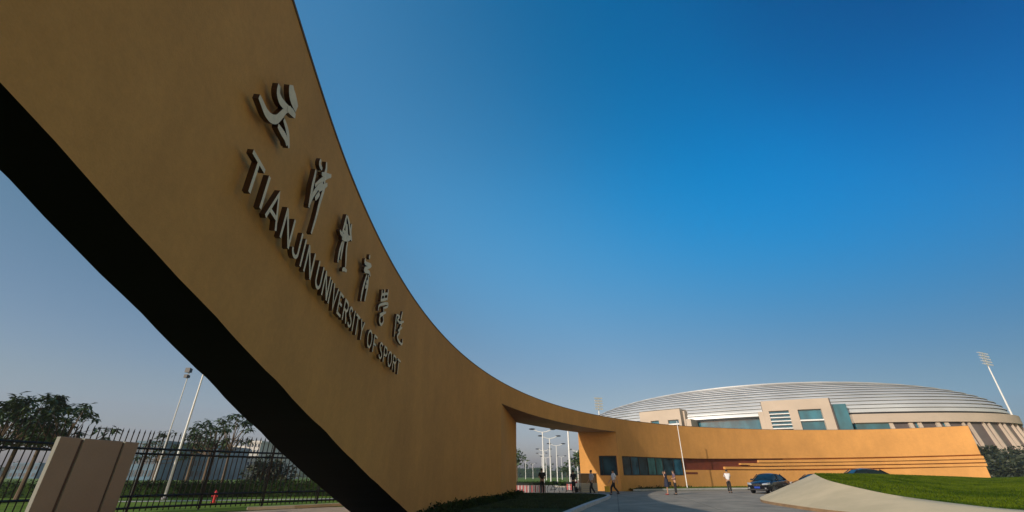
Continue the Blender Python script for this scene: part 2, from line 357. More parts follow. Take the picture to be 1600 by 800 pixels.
def thick(s): return float(np.interp(s, [-14, -1.3, -.5, 1, 2.15, 4.35, 6.85, 12, 20, 28, 57, 62, 100], [.34, .42, .52, .67, .79, 1.05, 1.32, 1.8, 2.5, 3.15, 3.15, 1.6, 1.3]))
def sback(s): return float(np.interp(s, [-20, 15, 24.35, 46.3, 56, 100], [-20, 15, 34.0, 44.4, 55, 99]))
def back(s, z): sb = sback(s); return W(sb, -thick(sb), z)
gate = empty('gate_wall', W(24.35), label='long curved ochre gate wall sweeping up over the walkway with raised gold lettering', cat='gate wall')
gate.rotation_euler = (0, 0, 0); G0 = Vector(gate.location)
def rel(p): return Vector(p) - G0
wall = MB()
# A: the horn and the left pier
ringsA = []; sof = []
for s in np.arange(-11, 24.36, .35).tolist() + [24.35]:
    zb = max(zsof(s), -.05); f0, f1, b1, b0 = W(s, 0, zb), W(s, 0, TOP), back(s, TOP), back(s, zb)
    ringsA.append([rel(f0), rel(W(s, 0, zb + (TOP - zb) * .5)), rel(f1), rel(b1), rel(back(s, zb + (TOP - zb) * .5)), rel(b0)])
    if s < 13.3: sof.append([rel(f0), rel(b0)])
nA = 6
base = len(wall.v); wall.v += [tuple(q) for r_ in ringsA for q in r_]
for i in range(len(ringsA) - 1):
    for kk in range(nA - 1):
        wall.f.append(tuple(base + j for j in (i * nA + kk, i * nA + kk + 1, (i + 1) * nA + kk + 1, (i + 1) * nA + kk))); wall.m.append(0)
wall.f.append(tuple(base + j for j in range(nA))); wall.m.append(0)
eA = (len(ringsA) - 1) * nA; wall.f.append(tuple(base + eA + j for j in range(nA))); wall.m.append(0)
# B: the lintel
ringsB = []
for s in np.linspace(24.35, 46.3, 50):
    ringsB.append([rel(q) for q in (W(s, 0, 5.16), W(s, 0, TOP), back(s, TOP), back(s, 5.16))])
wall.loft(ringsB, caps=False)
# C: the right wing with the long recessed band
ZR0, ZR1 = lambda s: 1.30 + .55 * min(1, max(0, (s - 57.2) / .01)) + max(0, (s - 78)) * .022, lambda s: 3.02 + max(0, (s - 60)) * .0118
def ringC(s, dep, z0=None, z1=None):
    z0 = ZR0(s) if z0 is None else z0; z1 = ZR1(s) if z1 is None else z1
    return [rel(q) for q in (W(s, 0, -.05), W(s, 0, z0), W(s, -dep, z0 + .004), W(s, -dep, z1 - .004), W(s, 0, z1), W(s, 0, TOP), back(s, TOP), back(s, -.05))]
def mfC(kk): return 0
ss = np.linspace(46.3, 57.55, 26); wall.loft([ringC(s, .0 if 0 else .16, 1.30, 3.02) for s in ss], caps=False)
e0 = ringC(46.3, .16, 1.30, 3.02)
ss = np.linspace(57.55, 93.3, 80)
CR = [ringC(s, .32) for s in ss]
wall.loft(CR, caps=False, mf=lambda kk: 0)
c1 = [q.copy() for q in CR[-1]]; wall.add(c1, [(0, 1, 2, 7), (2, 3, 6, 7), (3, 4, 5, 6)])
c0 = ringC(57.55, .32); c00 = ringC(57.55, .16, 1.30, 3.02)
# step where the window band ends and the painted band starts
wall.add([c00[1], c00[2], c0[2] , c0[1]], [(0, 1, 2, 3)])
# pier face between lintel and ground (recess for the wrap-round window cut out)
pf, pb = W(46.3, 0, 0), back(46.3, 0)
def PF(f, z, d=0):
    q = pf.lerp(pb, f); q.z = z
    if d:
        tdir = (pb - pf).normalized(); nn = Vector((tdir.y, -tdir.x, 0))
        if nn.y > 0: nn = -nn
        q -= nn * d
    return rel(q)
F0, F1 = .05, .50
wall.add([PF(0, -.05), PF(1, -.05), PF(1, TOP - .004), PF(0, TOP - .004), PF(F0, 1.30), PF(F1, 1.30), PF(F1, 3.02), PF(F0, 3.02)], [(0, 1, 5, 4), (1, 2, 6, 5), (2, 3, 7, 6), (3, 0, 4, 7)])
wall.add([PF(F0, 1.30), PF(F1, 1.30), PF(F1, 3.02), PF(F0, 3.02), PF(F0, 1.30, .16), PF(F1, 1.30, .16), PF(F1, 3.02, .16), PF(F0, 3.02, .16)], [(0, 1, 5, 4), (1, 2, 6, 5), (2, 3, 7, 6), (3, 0, 4, 7)])
wall.build('wall_body', M['ochre'], gate, fix=False)
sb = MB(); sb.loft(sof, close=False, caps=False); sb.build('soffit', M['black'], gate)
# lintel underside
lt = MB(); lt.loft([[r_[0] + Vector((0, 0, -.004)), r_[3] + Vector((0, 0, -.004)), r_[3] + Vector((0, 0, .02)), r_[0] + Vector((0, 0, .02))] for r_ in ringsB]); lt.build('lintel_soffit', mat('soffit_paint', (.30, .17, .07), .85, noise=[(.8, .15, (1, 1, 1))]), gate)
# coping
cp = MB(); cp.loft([[rel(W(s, .015, TOP + .0)), rel(W(s, .015, TOP + .035)), rel(back(s, TOP + .035)), rel(back(s, TOP + .002))] for s in np.linspace(-11, 93.3, 240)]); cp.build('coping', mat('coping_metal', (.16, .115, .075), .7), gate)
# painted band and strip
pb_ = MB(); pb_.loft([[rel(W(s, -.315, ZR0(s) + .006)), rel(W(s, -.315, ZR1(s) - .006)), rel(W(s, -.312, ZR1(s) - .006)), rel(W(s, -.312, ZR0(s) + .006))] for s in np.linspace(57.56, 72.6, 30)]); pb_.build('red_band', M['redbrown'], gate)
st = MB(); st.loft([[rel(W(s, .0, 1.43)), rel(W(s, .0, 1.63)), rel(W(s, .012, 1.63)), rel(W(s, .012, 1.43))] for s in np.linspace(57.6, 59.5, 6)]); st.build('red_strip', M['redbrown'], gate)
for sm in (24.2, 46.25):
    b = MB(); b.loft([[rel(W(sm + a, .004, z)) for a, z in ((0, 5.2 if sm < 30 else 3.1), (.03, 5.2 if sm < 30 else 3.1), (.03, 6.39), (0, 6.39))], [rel(W(sm + a, -.01, z)) for a, z in ((0, 5.2 if sm < 30 else 3.1), (.03, 5.2 if sm < 30 else 3.1), (.03, 6.39), (0, 6.39))]]); b.build('joint', mat('joint_line', (.42, .215, .06), .85), gate)
def fin(s0, s1, za, zb, out=.02, lip=.03):
    f = MB(); f.loft([[rel(W(s, -.30, za(s))), rel(W(s, out, za(s))), rel(W(s, out, zb(s))), rel(W(s, -.30, zb(s)))] for s in np.linspace(s0, s1, max(8, int((s1 - s0) / 1.2)))])
    f.build('fin', M['ochre'], gate)
slope = lambda s: max(0, s - 70) * .0125
def band(i):                              # i from the top: fin i between the dark gaps
    tops = (2.96, 2.60, 2.22); 
    return lambda s: tops[i] + slope(s), lambda s: tops[i] + slope(s) - .27
fin(69.0, 93.45, band(0)[1], band(0)[0]); fin(67.6, 93.45, lambda s: band(1)[1](s), band(1)[0]); fin(63.9, 93.45, band(2)[1], band(2)[0])
fin(66.3, 69.3, lambda s: 2.42, lambda s: 2.60, .04)
# gatehouse glazing
def pane(s0, s1, z0, z1, off, m, name, fr=.05):
    f = MB(); n = max(2, int((s1 - s0) / .8) + 1); sss = np.linspace(s0, s1, n)
    f.loft([[rel(W(s, off, z0)), rel(W(s, off, z1)), rel(W(s, off - .02, z1)), rel(W(s, off - .02, z0))] for s in sss])
    return f.build(name, m, gate)
edges = [46.95, 48.6, 50.0, 51.55, 52.9, 54.1, 55.9, 57.3]
for i, (a, c) in enumerate(zip(edges, edges[1:])):
    p = pane(a + .05, c - .05, 1.38, 2.94, -.105, [M['gglass'], M['glass_refl_teal'], M['glass_refl_blue']][(0, 2, 0, 1, 1, 0, 2)[i]], 'window_pane')
    fr = MB()
    for (sa, sb2, z0, z1) in ((a, a + .05, 1.31, 3.01), (c - .05, c, 1.31, 3.01), (a + .05, c - .05, 1.31, 1.38), (a + .05, c - .05, 2.94, 3.01)):
        fr.loft([[rel(W(s, -.06, z0)), rel(W(s, -.06, z1)), rel(W(s, -.15, z1)), rel(W(s, -.15, z0))] for s in np.linspace(sa, sb2, 3)])
    fr.build('window_frame', M['frame'], gate)
f = MB(); f.loft([[rel(W(s, -.158, 1.30)), rel(W(s, -.158, 3.02)), rel(W(s, .0, 3.02)), rel(W(s, .0, 1.30))] for s in (46.3, 46.62, 46.94)]); f.build('corner_mullion', M['ochre'], gate)
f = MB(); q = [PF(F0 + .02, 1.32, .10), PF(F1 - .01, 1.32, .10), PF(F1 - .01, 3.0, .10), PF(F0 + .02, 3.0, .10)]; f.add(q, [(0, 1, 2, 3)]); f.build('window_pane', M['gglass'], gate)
f = MB()
for a, c, z0, z1 in ((F0 + .001, F0 + .03, 1.31, 3.01), (F1 - .03, F1 - .001, 1.31, 3.01), (F0 + .03, F1 - .03, 1.31, 1.38), (F0 + .03, F1 - .03, 2.94, 3.01), (.40, .42, 1.38, 2.94)):
    f.add([PF(a, z0, .02), PF(c, z0, .02), PF(c, z1, .02), PF(a, z1, .02), PF(a, z0, .14), PF(c, z0, .14), PF(c, z1, .14), PF(a, z1, .14)], [(0, 1, 2, 3), (0, 1, 5, 4), (1, 2, 6, 5), (2, 3, 7, 6), (3, 0, 4, 7), (4, 5, 6, 7)])
f.build('window_frame', M['frame'], gate)

# lettering -----------------------------------------------------------------------------
eps = [0]
def ribbon(b, pts, wd, closed=False, taper=False, dep=(.075, .13)):
    """stroke in wall coordinates (s, z); face at dep[1] off the wall, sides dark"""
    eps[0] = (eps[0] + 1) % 9; d1 = dep[1] + eps[0] * .0009; d0 = dep[0] - .002
    P = [Vector((x, y)) for x, y in pts]; n = len(P); L = []; Rr = []
    for i in range(n):
        a = P[(i - 1) % n] if (closed or i > 0) else None; c = P[(i + 1) % n] if (closed or i < n - 1) else None
        d_in = (P[i] - a).normalized() if a is not None else None; d_out = (c - P[i]).normalized() if c is not None else None
        if d_in is None: d_in = d_out
        if d_out is None: d_out = d_in
        nn = Vector((-(d_in + d_out).y, (d_in + d_out).x)); nn = nn.normalized() if nn.length > 1e-6 else Vector((-d_in.y, d_in.x))
        cs = max(.5, nn.dot(Vector((-d_in.y, d_in.x))))
        ww = wd / 2 * (1 if not taper else (.55 + .45 * math.sin(math.pi * (i + .4) / (n - .2))))
        L.append(P[i] + nn * ww / cs); Rr.append(P[i] - nn * ww / cs)
    def w3(q, d): return rel(W(q.x, d, q.y))
    rng_ = range(n if closed else n - 1)
    for i in rng_:
        j = (i + 1) % n
        v = [w3(L[i], d1), w3(L[j], d1), w3(Rr[j], d1), w3(Rr[i], d1), w3(L[i], d0), w3(L[j], d0), w3(Rr[j], d0), w3(Rr[i], d0)]
        b.add(v, [(0, 3, 2, 1)], 0); b.add(v, [(0, 1, 5, 4), (2, 3, 7, 6)], 1)
        if not closed and i == 0: b.add(v, [(3, 0, 4, 7)], 1)
        if not closed and i == n - 2: b.add(v, [(1, 2, 6, 5)], 1)
def arc(cx, cy, rx, ry, a0, a1, n=8): return [(cx + rx * math.cos(R(a0 + (a1 - a0) * i / n)), cy + ry * math.sin(R(a0 + (a1 - a0) * i / n))) for i in range(n + 1)]
GL = {  # width, strokes ('c' = closed)
 'T': (.66, [[(0, .93), (.66, .93)], [(.33, .93), (.33, 0)]]), 'I': (.12, [[(.06, 0), (.06, 1)]]),
 'A': (.74, [[(.05, 0), (.37, .97), (.69, 0)], [(.16, .30), (.58, .30)]]), 'N': (.70, [[(.07, 0), (.07, 1)], [(.07, .96), (.63, .04)], [(.63, 0), (.63, 1)]]),
 'J': (.52, [[(.45, 1), (.45, .25)] + arc(.25, .25, .20, .19, 0, -180, 8)[1:]]), 'U': (.68, [[(.07, 1), (.07, .3)] + arc(.34, .3, .27, .24, 180, 360, 10)[1:] + [(.61, 1)]]),
 'V': (.70, [[(.05, 1), (.35, .03), (.65, 1)]]), 'E': (.58, [[(.07, 0), (.07, 1)], [(.07, .94), (.56, .94)], [(.07, .52), (.50, .52)], [(.07, .06), (.58, .06)]]),
 'R': (.66, [[(.07, 0), (.07, 1)], [(.07, .94), (.38, .94)] + arc(.38, .73, .21, .21, 90, -90, 8)[1:] + [(.07, .52)], [(.34, .52), (.60, 0)]]),
 'S': (.60, [arc(.30, .73, .22, .21, 25, 90, 4) + arc(.30, .73, .22, .21, 90, 265, 8)[1:] + arc(.30, .27, .23, .21, 85, -90, 8) + arc(.30, .27, .23, .21, -90, -160, 4)[1:]]),
 'Y': (.68, [[(.04, 1), (.34, .47), (.64, 1)], [(.34, .5), (.34, 0)]]), 'O': (.76, [('c', arc(.38, .5, .31, .44, 0, 348, 22))]),
 'F': (.54, [[(.07, 0), (.07, 1)], [(.07, .94), (.52, .94)], [(.07, .50), (.46, .50)]]), 'P': (.62, [[(.07, 0), (.07, 1)], [(.07, .94), (.36, .94)] + arc(.36, .70, .22, .24, 90, -90, 8)[1:] + [(.07, .46)]]),
}
def write(words, z0, h):
    for word, s0, s1 in words:
        tot = sum(GL[c][0] for c in word); gap = .20; k = (s1 - s0) / (tot + gap * (len(word) - 1)); x = s0
        for ch in word:
            b = MB()
            for stroke in GL[ch][1]:
                cl = stroke[0] == 'c'; pts = stroke[1] if cl else stroke
                ribbon(b, [(x + px * k, z0 + py * h) for px, py in pts], .05, cl)
            b.build('letter', [M['letter'], M['letter_side']], gate, fix=False)
            x += (GL[ch][0] + gap) * k
write([('TIANJIN', .02, 2.33), ('UNIVERSITY', 2.50, 5.48), ('OF', 5.78, 6.55), ('SPORT', 6.82, 8.85)], 3.745, .40)
HAN = [
 [[(-0.188, 4.634), (-0.096, 4.63), (0.016, 4.623), (0.136, 4.66), (0.243, 4.747), (0.31, 4.873), (0.374, 5.014), (0.466, 5.129)], [(0.083, 5.091), (0.116, 5.002), (0.204, 4.985), (0.324, 5.028), (0.42, 5.083)], [(0.315, 5.346), (0.384, 5.286), (0.482, 5.27), (0.601, 5.256)], [(0.389, 5.045), (0.514, 5.12), (0.616, 5.153)], [(0.382, 4.879), (0.494, 4.86), (0.586, 4.817), (0.681, 4.72)], [(0.304, 4.715), (0.421, 4.731), (0.542, 4.747), (0.627, 4.713)]],
 [[(1.596, 5.109), (1.613, 4.987), (1.616, 4.857), (1.645, 4.692), (1.666, 4.533)], [(1.653, 4.552), (1.697, 4.746), (1.829, 4.99), (1.962, 5.136)], [(1.697, 5.369), (1.697, 5.288), (1.817, 5.29)], [(1.913, 5.501), (1.97, 5.398), (1.94, 5.292)], [(1.707, 4.922), (1.859, 5.11), (2.01, 5.283), (2.215, 5.479)], [(1.836, 5.224), (2.032, 5.341), (2.21, 5.458)], [(1.94, 5.292), (2.047, 5.146), (2.034, 4.996), (2.01, 4.823), (2.004, 4.591), (1.969, 4.296)], [(1.817, 4.771), (1.924, 4.94)], [(1.857, 4.952), (2.132, 5.248)]],
 [[(3.29, 5.423), (3.281, 5.288), (3.263, 5.122), (3.25, 5.0)], [(3.324, 5.424), (3.504, 5.362), (3.661, 5.231)], [(3.319, 5.331), (3.472, 5.105)], [(3.40, 5.30), (3.56, 5.12)], [(3.30, 5.10), (3.60, 5.16)], [(3.639, 5.443), (3.677, 5.281), (3.812, 5.184)], [(3.115, 5.013), (3.218, 5.0), (3.433, 5.064), (3.752, 5.232)], [(3.287, 4.945), (3.559, 5.075), (3.777, 5.236)], [(3.339, 4.916), (3.293, 4.705), (3.311, 4.497)], [(3.404, 4.962), (3.399, 4.798), (3.422, 4.605)], [(3.589, 5.062), (3.606, 4.906), (3.676, 4.749), (3.737, 4.608)], [(3.619, 4.497), (3.707, 4.556), (3.86, 4.589)]],
 [[(5.087, 5.533), (5.069, 5.438)], [(4.817, 5.313), (4.864, 5.236), (5.242, 5.362), (5.199, 5.295)], [(5.199, 5.295), (4.911, 5.131), (4.936, 5.089), (5.204, 5.183), (5.334, 5.143)], [(5.089, 5.067), (5.001, 4.816), (4.963, 4.594), (4.963, 4.435)], [(5.185, 5.11), (5.254, 4.924), (5.237, 4.72), (5.216, 4.527)], [(5.124, 4.909), (5.242, 4.985)], [(5.103, 4.794), (5.231, 4.881)]],
 [[(6.36, 5.256), (6.393, 5.134), (6.389, 4.988)], [(6.572, 5.347), (6.657, 5.124)], [(6.889, 5.478), (6.905, 5.361), (6.902, 5.195)], [(6.393, 5.134), (6.9, 5.371)], [(6.368, 4.98), (6.924, 5.239)], [(6.298, 4.703), (6.352, 4.857), (6.958, 5.123), (6.994, 5.055), (6.665, 4.901)], [(6.687, 4.909), (6.752, 4.787), (6.543, 4.659), (6.503, 4.538), (6.692, 4.492), (6.83, 4.624), (6.734, 4.725)], [(6.459, 4.663), (6.934, 4.884)]],
 [[(7.923, 5.169), (7.918, 4.982), (7.95, 4.569)], [(7.898, 5.16), (8.199, 5.206), (8.069, 5.069), (8.303, 5.071)], [(8.488, 5.451), (8.389, 5.163)], [(8.248, 5.04), (8.713, 5.23)], [(8.533, 5.133), (8.38, 4.907), (8.422, 4.819), (8.25, 4.669), (8.433, 4.587), (8.8, 4.596), (8.798, 4.753)], [(8.256, 4.819), (8.603, 5.027)]],
]
WID = {0: [.10, .10, .19, .09, .075, .085]}
for ci, strokes in enumerate(HAN):
    b = MB()
    for si, st_ in enumerate(strokes):
        wd = WID[0][si] if ci == 0 else (.08, .075, .085, .07, .075)[ci - 1]
        sp = [(q.x, q.y) for q in spline([(x, y, 0) for x, y in st_], 4)]
        ribbon(b, sp, wd, taper=True, dep=(.075, .13))
    b.build('character', [M['letter'], M['letter_side']], gate, fix=False)

# ------------------------------------------------------------------ flagpole before the right wing
def flagpole(p, h, r0, r1, label, m, name='flagpole', cat='flagpole'):
    o = empty(name, p, label=label, cat=cat)
    b = MB(); b.tube([(0, 0, 0), (0, 0, h * .5), (0, 0, h)], [r0, (r0 + r1) / 2, r1], 10); b.build('pole', m, o, smooth=True)
    b = MB(); b.tube([(0, 0, 0), (0, 0, .12)], [r0 * 2.2, r0 * 2.0], 12); b.build('base_plate', M['grey'], o)
    b = MB(); b.ell((0, 0, h + r1 * 1.2), (r1 * 1.8,) * 3); b.build('finial', M['steel'], o, smooth=True)
    return o
p = at_y(1074, 762, 50.6); fp = flagpole((p.x, p.y, 0), at_y(1060, 660, p.y).z, .055, .035, 'slender pale flagpole standing before the gatehouse end of the ochre wall', M['white'])

# ------------------------------------------------------------------ stadium
ca = R(27.9); SC = Vector((150 * math.sin(ca), 150 * math.cos(ca), 0)); ST = Vector((math.cos(ca), -math.sin(ca), 0)); SD = Vector((math.sin(ca), math.cos(ca), 0))
def EL(phi, a, b, z): return SC + ST * (a * math.cos(phi)) + SD * (b * math.sin(phi)) + Vector((0, 0, z))
SA, SB, ZB, HC = 51.6, 28, 13.5, 10.7
stad = empty('stadium', SC, label='large oval stadium with ribbed silver dome roof and pinkish stone front', cat='stadium')
def srel(q): return q - SC
def ph(u, a, b):                          # angle on the ellipse (near side) at photo column u, judged at eave level
    d = ray(u, 655); dx, dy = d.x, d.y; o = -SC
    ox, oy = o.dot(ST), o.dot(SD); rx, ry = Vector((dx, dy, 0)).dot(ST), Vector((dx, dy, 0)).dot(SD)
    A_ = rx * rx / a / a + ry * ry / b / b; B_ = 2 * (ox * rx / a / a + oy * ry / b / b); C_ = ox * ox / a / a + oy * oy / b / b - 1
    D_ = B_ * B_ - 4 * A_ * C_
    tt = (-B_ - math.sqrt(max(D_, 0))) / 2 / A_
    return math.atan2((oy + ry * tt) / b, (ox + rx * tt) / a)
def zv(u, v, a, b):                       # height of photo point on that ellipse's surface
    p_ = EL(ph(u, a, b), a, b, 0); d = ray(u, v); return 1.3 + d.z * math.hypot(p_.x, p_.y) / math.hypot(d.x, d.y)
roof = MB(); NP = 160; NL = 17
phis = [2 * math.pi * i / NP for i in range(NP)]
lv = [math.sin(math.pi / 2 * (1 - (i / NL)) ** .9) for i in range(NL + 1)]   # rho from 1 to 0
def zr(r): return ZB + HC * math.sqrt(max(0, 1 - r * r))
zs_ = [i / NL for i in range(NL + 1)]
rows = []
hz = [ZB + HC * (1 - (1 - i / NL) ** 1.38) for i in range(NL + 1)]
def rho(z): return math.sqrt(max(0, 1 - ((z - ZB) / HC) ** 2))
gap = MB()
for i in range(NL):
    z0, z1 = hz[i], hz[i + 1]; r0, r1 = rho(z0), rho(z1); dz = z1 - z0
    lip = .22
    ringp = [(r0 + lip / SA * 1.2, z0 + .10), (r0 + lip / SA * 1.25, z0 + .22), (r1 + lip * .35 / SA, z1 - .02)]
    if i == NL - 1: ringp[-1] = (.02, ZB + HC)
    rr = [[srel(EL(p_, SA * q, SB * q, z)) for p_ in phis] for q, z in ringp]
    roof.loft(rr, caps=False)
    rr = [[srel(EL(p_, SA * q, SB * q, z)) for p_ in phis] for q, z in ((r0 - .004, z0 - .35 * 0), (r1 - .004, z1))]
    gap.loft(rr, caps=False)
roof.build('roof', M['silver'], stad, smooth=True, fix=True)
gap.build('roof_gap', M['silver_gap'], stad)
def arcwall(name, m, a, b, u0, u1, z0, z1, th=.6, n=None, lean=0, top=True):
    p0, p1 = ph(u0, a, b), ph(u1, a, b); n = n or max(2, int(abs(p1 - p0) * 30)); mb_ = MB(); rr = []
    for i in range(n + 1):
        p_ = p0 + (p1 - p0) * i / n
        rr.append([srel(EL(p_, a + lean, b + lean, z0)), srel(EL(p_, a, b, z1)), srel(EL(p_, a - th, b - th, z1)), srel(EL(p_, a - th, b - th, z0))])
    mb_.loft(rr); return mb_.build(name, m, stad)
# inner drum of glass, closed all round
rr = [[srel(EL(p_, a, b, z)) for p_ in phis] for a, b, z in ((50.3, 26.8, 0), (50.3, 26.8, ZB + .05))]
dr = MB(); dr.loft(rr, caps=False); dr.build('glass_drum', M['glass'], stad)
rr = [[srel(EL(p_, a, b, z)) for p_ in phis] for a, b, z in ((51.3, 27.7, ZB - .15), (51.3, 27.7, ZB + .1), (48.4, 26.1, ZB + .1), (48.4, 26.1, ZB - .15))]
dr = MB(); dr.loft(rr + [rr[0]], caps=False); dr.build('eave', M['silver_gap'], stad)
# pinkish ring on the right-hand half
def ringwall(name, m, a, b, p0, p1, z0, z1, th, lean=0):
    mb_ = MB(); rr = []
    for i in range(61):
        p_ = p0 + (p1 - p0) * i / 60
        rr.append([srel(EL(p_, a + lean, b + lean, z0)), srel(EL(p_, a, b, z1)), srel(EL(p_, a - th, b - th, z1)), srel(EL(p_, a - th, b - th, z0))])
    mb_.loft(rr); return mb_.build(name, m, stad)
zb0, zb1 = zv(1400, 659.5, 53, 30.5), zv(1400, 645.5, 53, 30.5)
pr0 = ph(1333, 53, 30.5)
ringwall('stone_band', M['pink'], 53, 30.5, pr0, 1.1, zb0, zb1, 2.2)
# recessed wall behind the columns
ringwall('panel_wall', M['panel'], 52.3, 29.7, ph(1388, 52.3, 29.7), 1.05, 0, zb0 - .02, .5, lean=2.2)
# leaning fins / columns
def column(u, wd, m, a=53, b=30.4, lean=2.6, z0=0):
    p_ = ph(u, a, b); c_ = EL(p_, a, b, 0); tn = (EL(p_ + .01, a, b, 0) - EL(p_ - .01, a, b, 0)).normalized(); nn = Vector((-tn.y, tn.x, 0)); 
    if (c_ - SC).dot(nn) < 0: nn = -nn
    mb_ = MB(); rr = []
    for z, off in ((z0, lean), (zb0 - .03, 0)):
        q = c_ + nn * (off - .3)
        rr.append([srel(q + tn * wd / 2 + Vector((0, 0, z))), srel(q - tn * wd / 2 + Vector((0, 0, z))), srel(q - tn * wd / 2 - nn * 1.0 + Vector((0, 0, z))), srel(q + tn * wd / 2 - nn * 1.0 + Vector((0, 0, z)))])
    mb_.loft(rr); mb_.build('column', m, stad)
arcwall('glass_bay', M['glass'], 52.6, 30.0, 1334, 1388, 0, zb0 - .03, .4, 8)
for u in (1391, 1422, 1436, 1465, 1479, 1505, 1514, 1537, 1545, 1562, 1569, 1581, 1588, 1596): column(u, .75 if u < 1500 else .38, M['pink'])
for u0, u1 in ((1427, 1433), (1470, 1476), (1508, 1512), (1540, 1544)): arcwall('glass_bay', M['glass'], 52.36, 29.76, u0, u1, 0, zb0 - .05, .4, 2, lean=2.2)
# projecting stone blocks with windows
def block(u0, u1, z1, a, b, wins, glassm, name='stone_block', th=4.5):
    blk = empty(name, (0, 0, 0)); blk.parent = stad
    p0, p1 = ph(u0, a, b), ph(u1, a, b)
    us = sorted(set([u0, u1] + [x for w_ in wins for x in w_[:2]])); zsS = sorted(set([0, z1] + [x for w_ in wins for x in w_[2:4]]))
    mb_ = MB(); P_ = {u: ph(u, a, b) for u in us}
    for ua, ub in zip(us, us[1:]):
        for za, zb_ in zip(zsS, zsS[1:]):
            uc, zc = (ua + ub) / 2, (za + zb_) / 2
            if any(w_[0] < uc < w_[1] and w_[2] < zc < w_[3] for w_ in wins): continue
            k_ = 3; 
            for q in range(k_):
                pa, pb2 = P_[ua] + (P_[ub] - P_[ua]) * q / k_, P_[ua] + (P_[ub] - P_[ua]) * (q + 1) / k_
                mb_.add([srel(EL(pa, a, b, za)), srel(EL(pb2, a, b, za)), srel(EL(pb2, a, b, zb_)), srel(EL(pa, a, b, zb_))], [(0, 1, 2, 3)])
    # sides, top
    for p_ in (p0, p1): mb_.add([srel(EL(p_, a, b, 0)), srel(EL(p_, a, b, z1)), srel(EL(p_, a - th, b - th, z1)), srel(EL(p_, a - th, b - th, 0))], [(0, 1, 2, 3)])
    rr = [[srel(EL(p0 + (p1 - p0) * i / 8, a, b, z1)), srel(EL(p0 + (p1 - p0) * i / 8, a - th, b - th, z1))] for i in range(9)]; mb_.loft(rr, close=False, caps=False)
    mb_.build('stone_front', M['pink'], blk, fix=False)
    for w_ in wins:
        pa, pb2 = P_[w_[0]], P_[w_[1]]; g_ = MB(); d_ = .55
        q = [srel(EL(p_, a - dd, b - dd, z)) for dd in (.0, d_) for p_, z in ((pa, w_[2]), (pb2, w_[2]), (pb2, w_[3]), (pa, w_[3]))]
        g_.add(q, [(0, 1, 5, 4), (1, 2, 6, 5), (2, 3, 7, 6), (3, 0, 4, 7)], 1); g_.add(q, [(4, 5, 6, 7)], 0)
        nb = w_[4]
        for i in range(nb):
            zc = w_[2] + (w_[3] - w_[2]) * (i + 1) / (nb + 1); hh = w_[5]
            g_.loft([[srel(EL(p_, a - .30, b - .30, zc)), srel(EL(p_, a - .05, b - .05, zc)), srel(EL(p_, a - .05, b - .05, zc + hh)), srel(EL(p_, a - .30, b - .30, zc + hh))] for p_ in (pa, pb2)], m=2)
        g_.build('window', [glassm, M['pink'], M['white']], blk)
a_, b2 = 53.5, 31
zB = lambda u, v: zv(u, v, a_, b2)
block(1195, 1304, zB(1250, 623.5), a_, b2, [(1204, 1236, zB(1220, 676), zB(1220, 641.5), 5, .20), (1250, 1288, zB(1270, 676), zB(1270, 639), 1, .30)], M['glass'])
block(1187, 1194.9, zB(1190, 643.5), a_, b2, [], M['glass'], th=4)
block(1000, 1064, zB(1040, 640.5), a_, b2, [(1016, 1029, zB(1022, 680), zB(1022, 657.5), 1, .3), (1043, 1060, zB(1050, 680), zB(1050, 656), 2, .3)], M['glass'])
block(1064.2, 1071, zB(1067, 641), a_ - 1.6, b2 - 1.6, [], M['glass'], th=3)
block(1071.5, 1079, zB(1073, 655), a_ + .3, b2 + .3, [], M['glass'], th=4)
arcwall('glass_tower', M['glass'], 52.3, 29.8, 1297, 1329, 0, zv(1310, 631, 52.3, 29.8), 2.2, 6)
arcwall('grey_side', M['panel'], 53.45, 30.9, 1304.1, 1306, 0, zB(1250, 623.5), .4, 2)
for u in (1100, 1128, 1157, 1344, 1360, 1376): column(u, .22, M['glass'], 49.4, 27.2, 0)
# floodlight masts
def mast(p, h, label, head_w, rows_, rz, group='floodlight masts'):
    o = empty('floodlight_mast', p, rz, label=label, cat='floodlight', group=group)
    b = MB(); b.tube([(0, 0, 0), (0, 0, h * .5), (0, 0, h)], [.45, .34, .2], 10); b.build('pole', M['white'], o, smooth=True)
    fr = MB()
    for i in range(rows_):
        z = h - 1.2 * i; wd = head_w
        fr.box(-wd / 2, wd / 2, -.12, .12, z - .1, z + .1)
    fr.box(-wd * .25 - .06, -wd * .25 + .06, -.1, .1, h - 1.2 * rows_ + .9, h + .3); fr.box(wd * .25 - .06, wd * .25 + .06, -.1, .1, h - 1.2 * rows_ + .9, h + .3)
    fr.build('head_frame', M['steel'], o)
    for i in range(rows_):
        for j in range(6):
            x = -head_w / 2 + (j + .5) * head_w / 6; z = h - 1.2 * i
            l = MB(); l.loft([[Vector((x + dx * w2, -.15 - dy, z + dz * w2 - .05 - dy * .3)) for dx, dz in ((-1, -1), (1, -1), (1, 1), (-1, 1))] for dy, w2 in ((0, .16), (.45, .32))]); l.build('lamp', M['steel'], o)
    return o
D_ = 190; q = at_y(1583, 645, D_); tp = at_y(1534, 552, D_)
mast((tp.x, D_, 0), tp.z, 'tall white floodlight mast rising behind the right end of the stadium roof', 8.5, 5, R(25))
q = at_y(934, 645, 215); tp = at_y(934, 622, 215)
mast((tp.x, 215, 0), tp.z, 'hazy distant floodlight mast showing only its head left of the stadium roof', 4.0, 5, R(15))

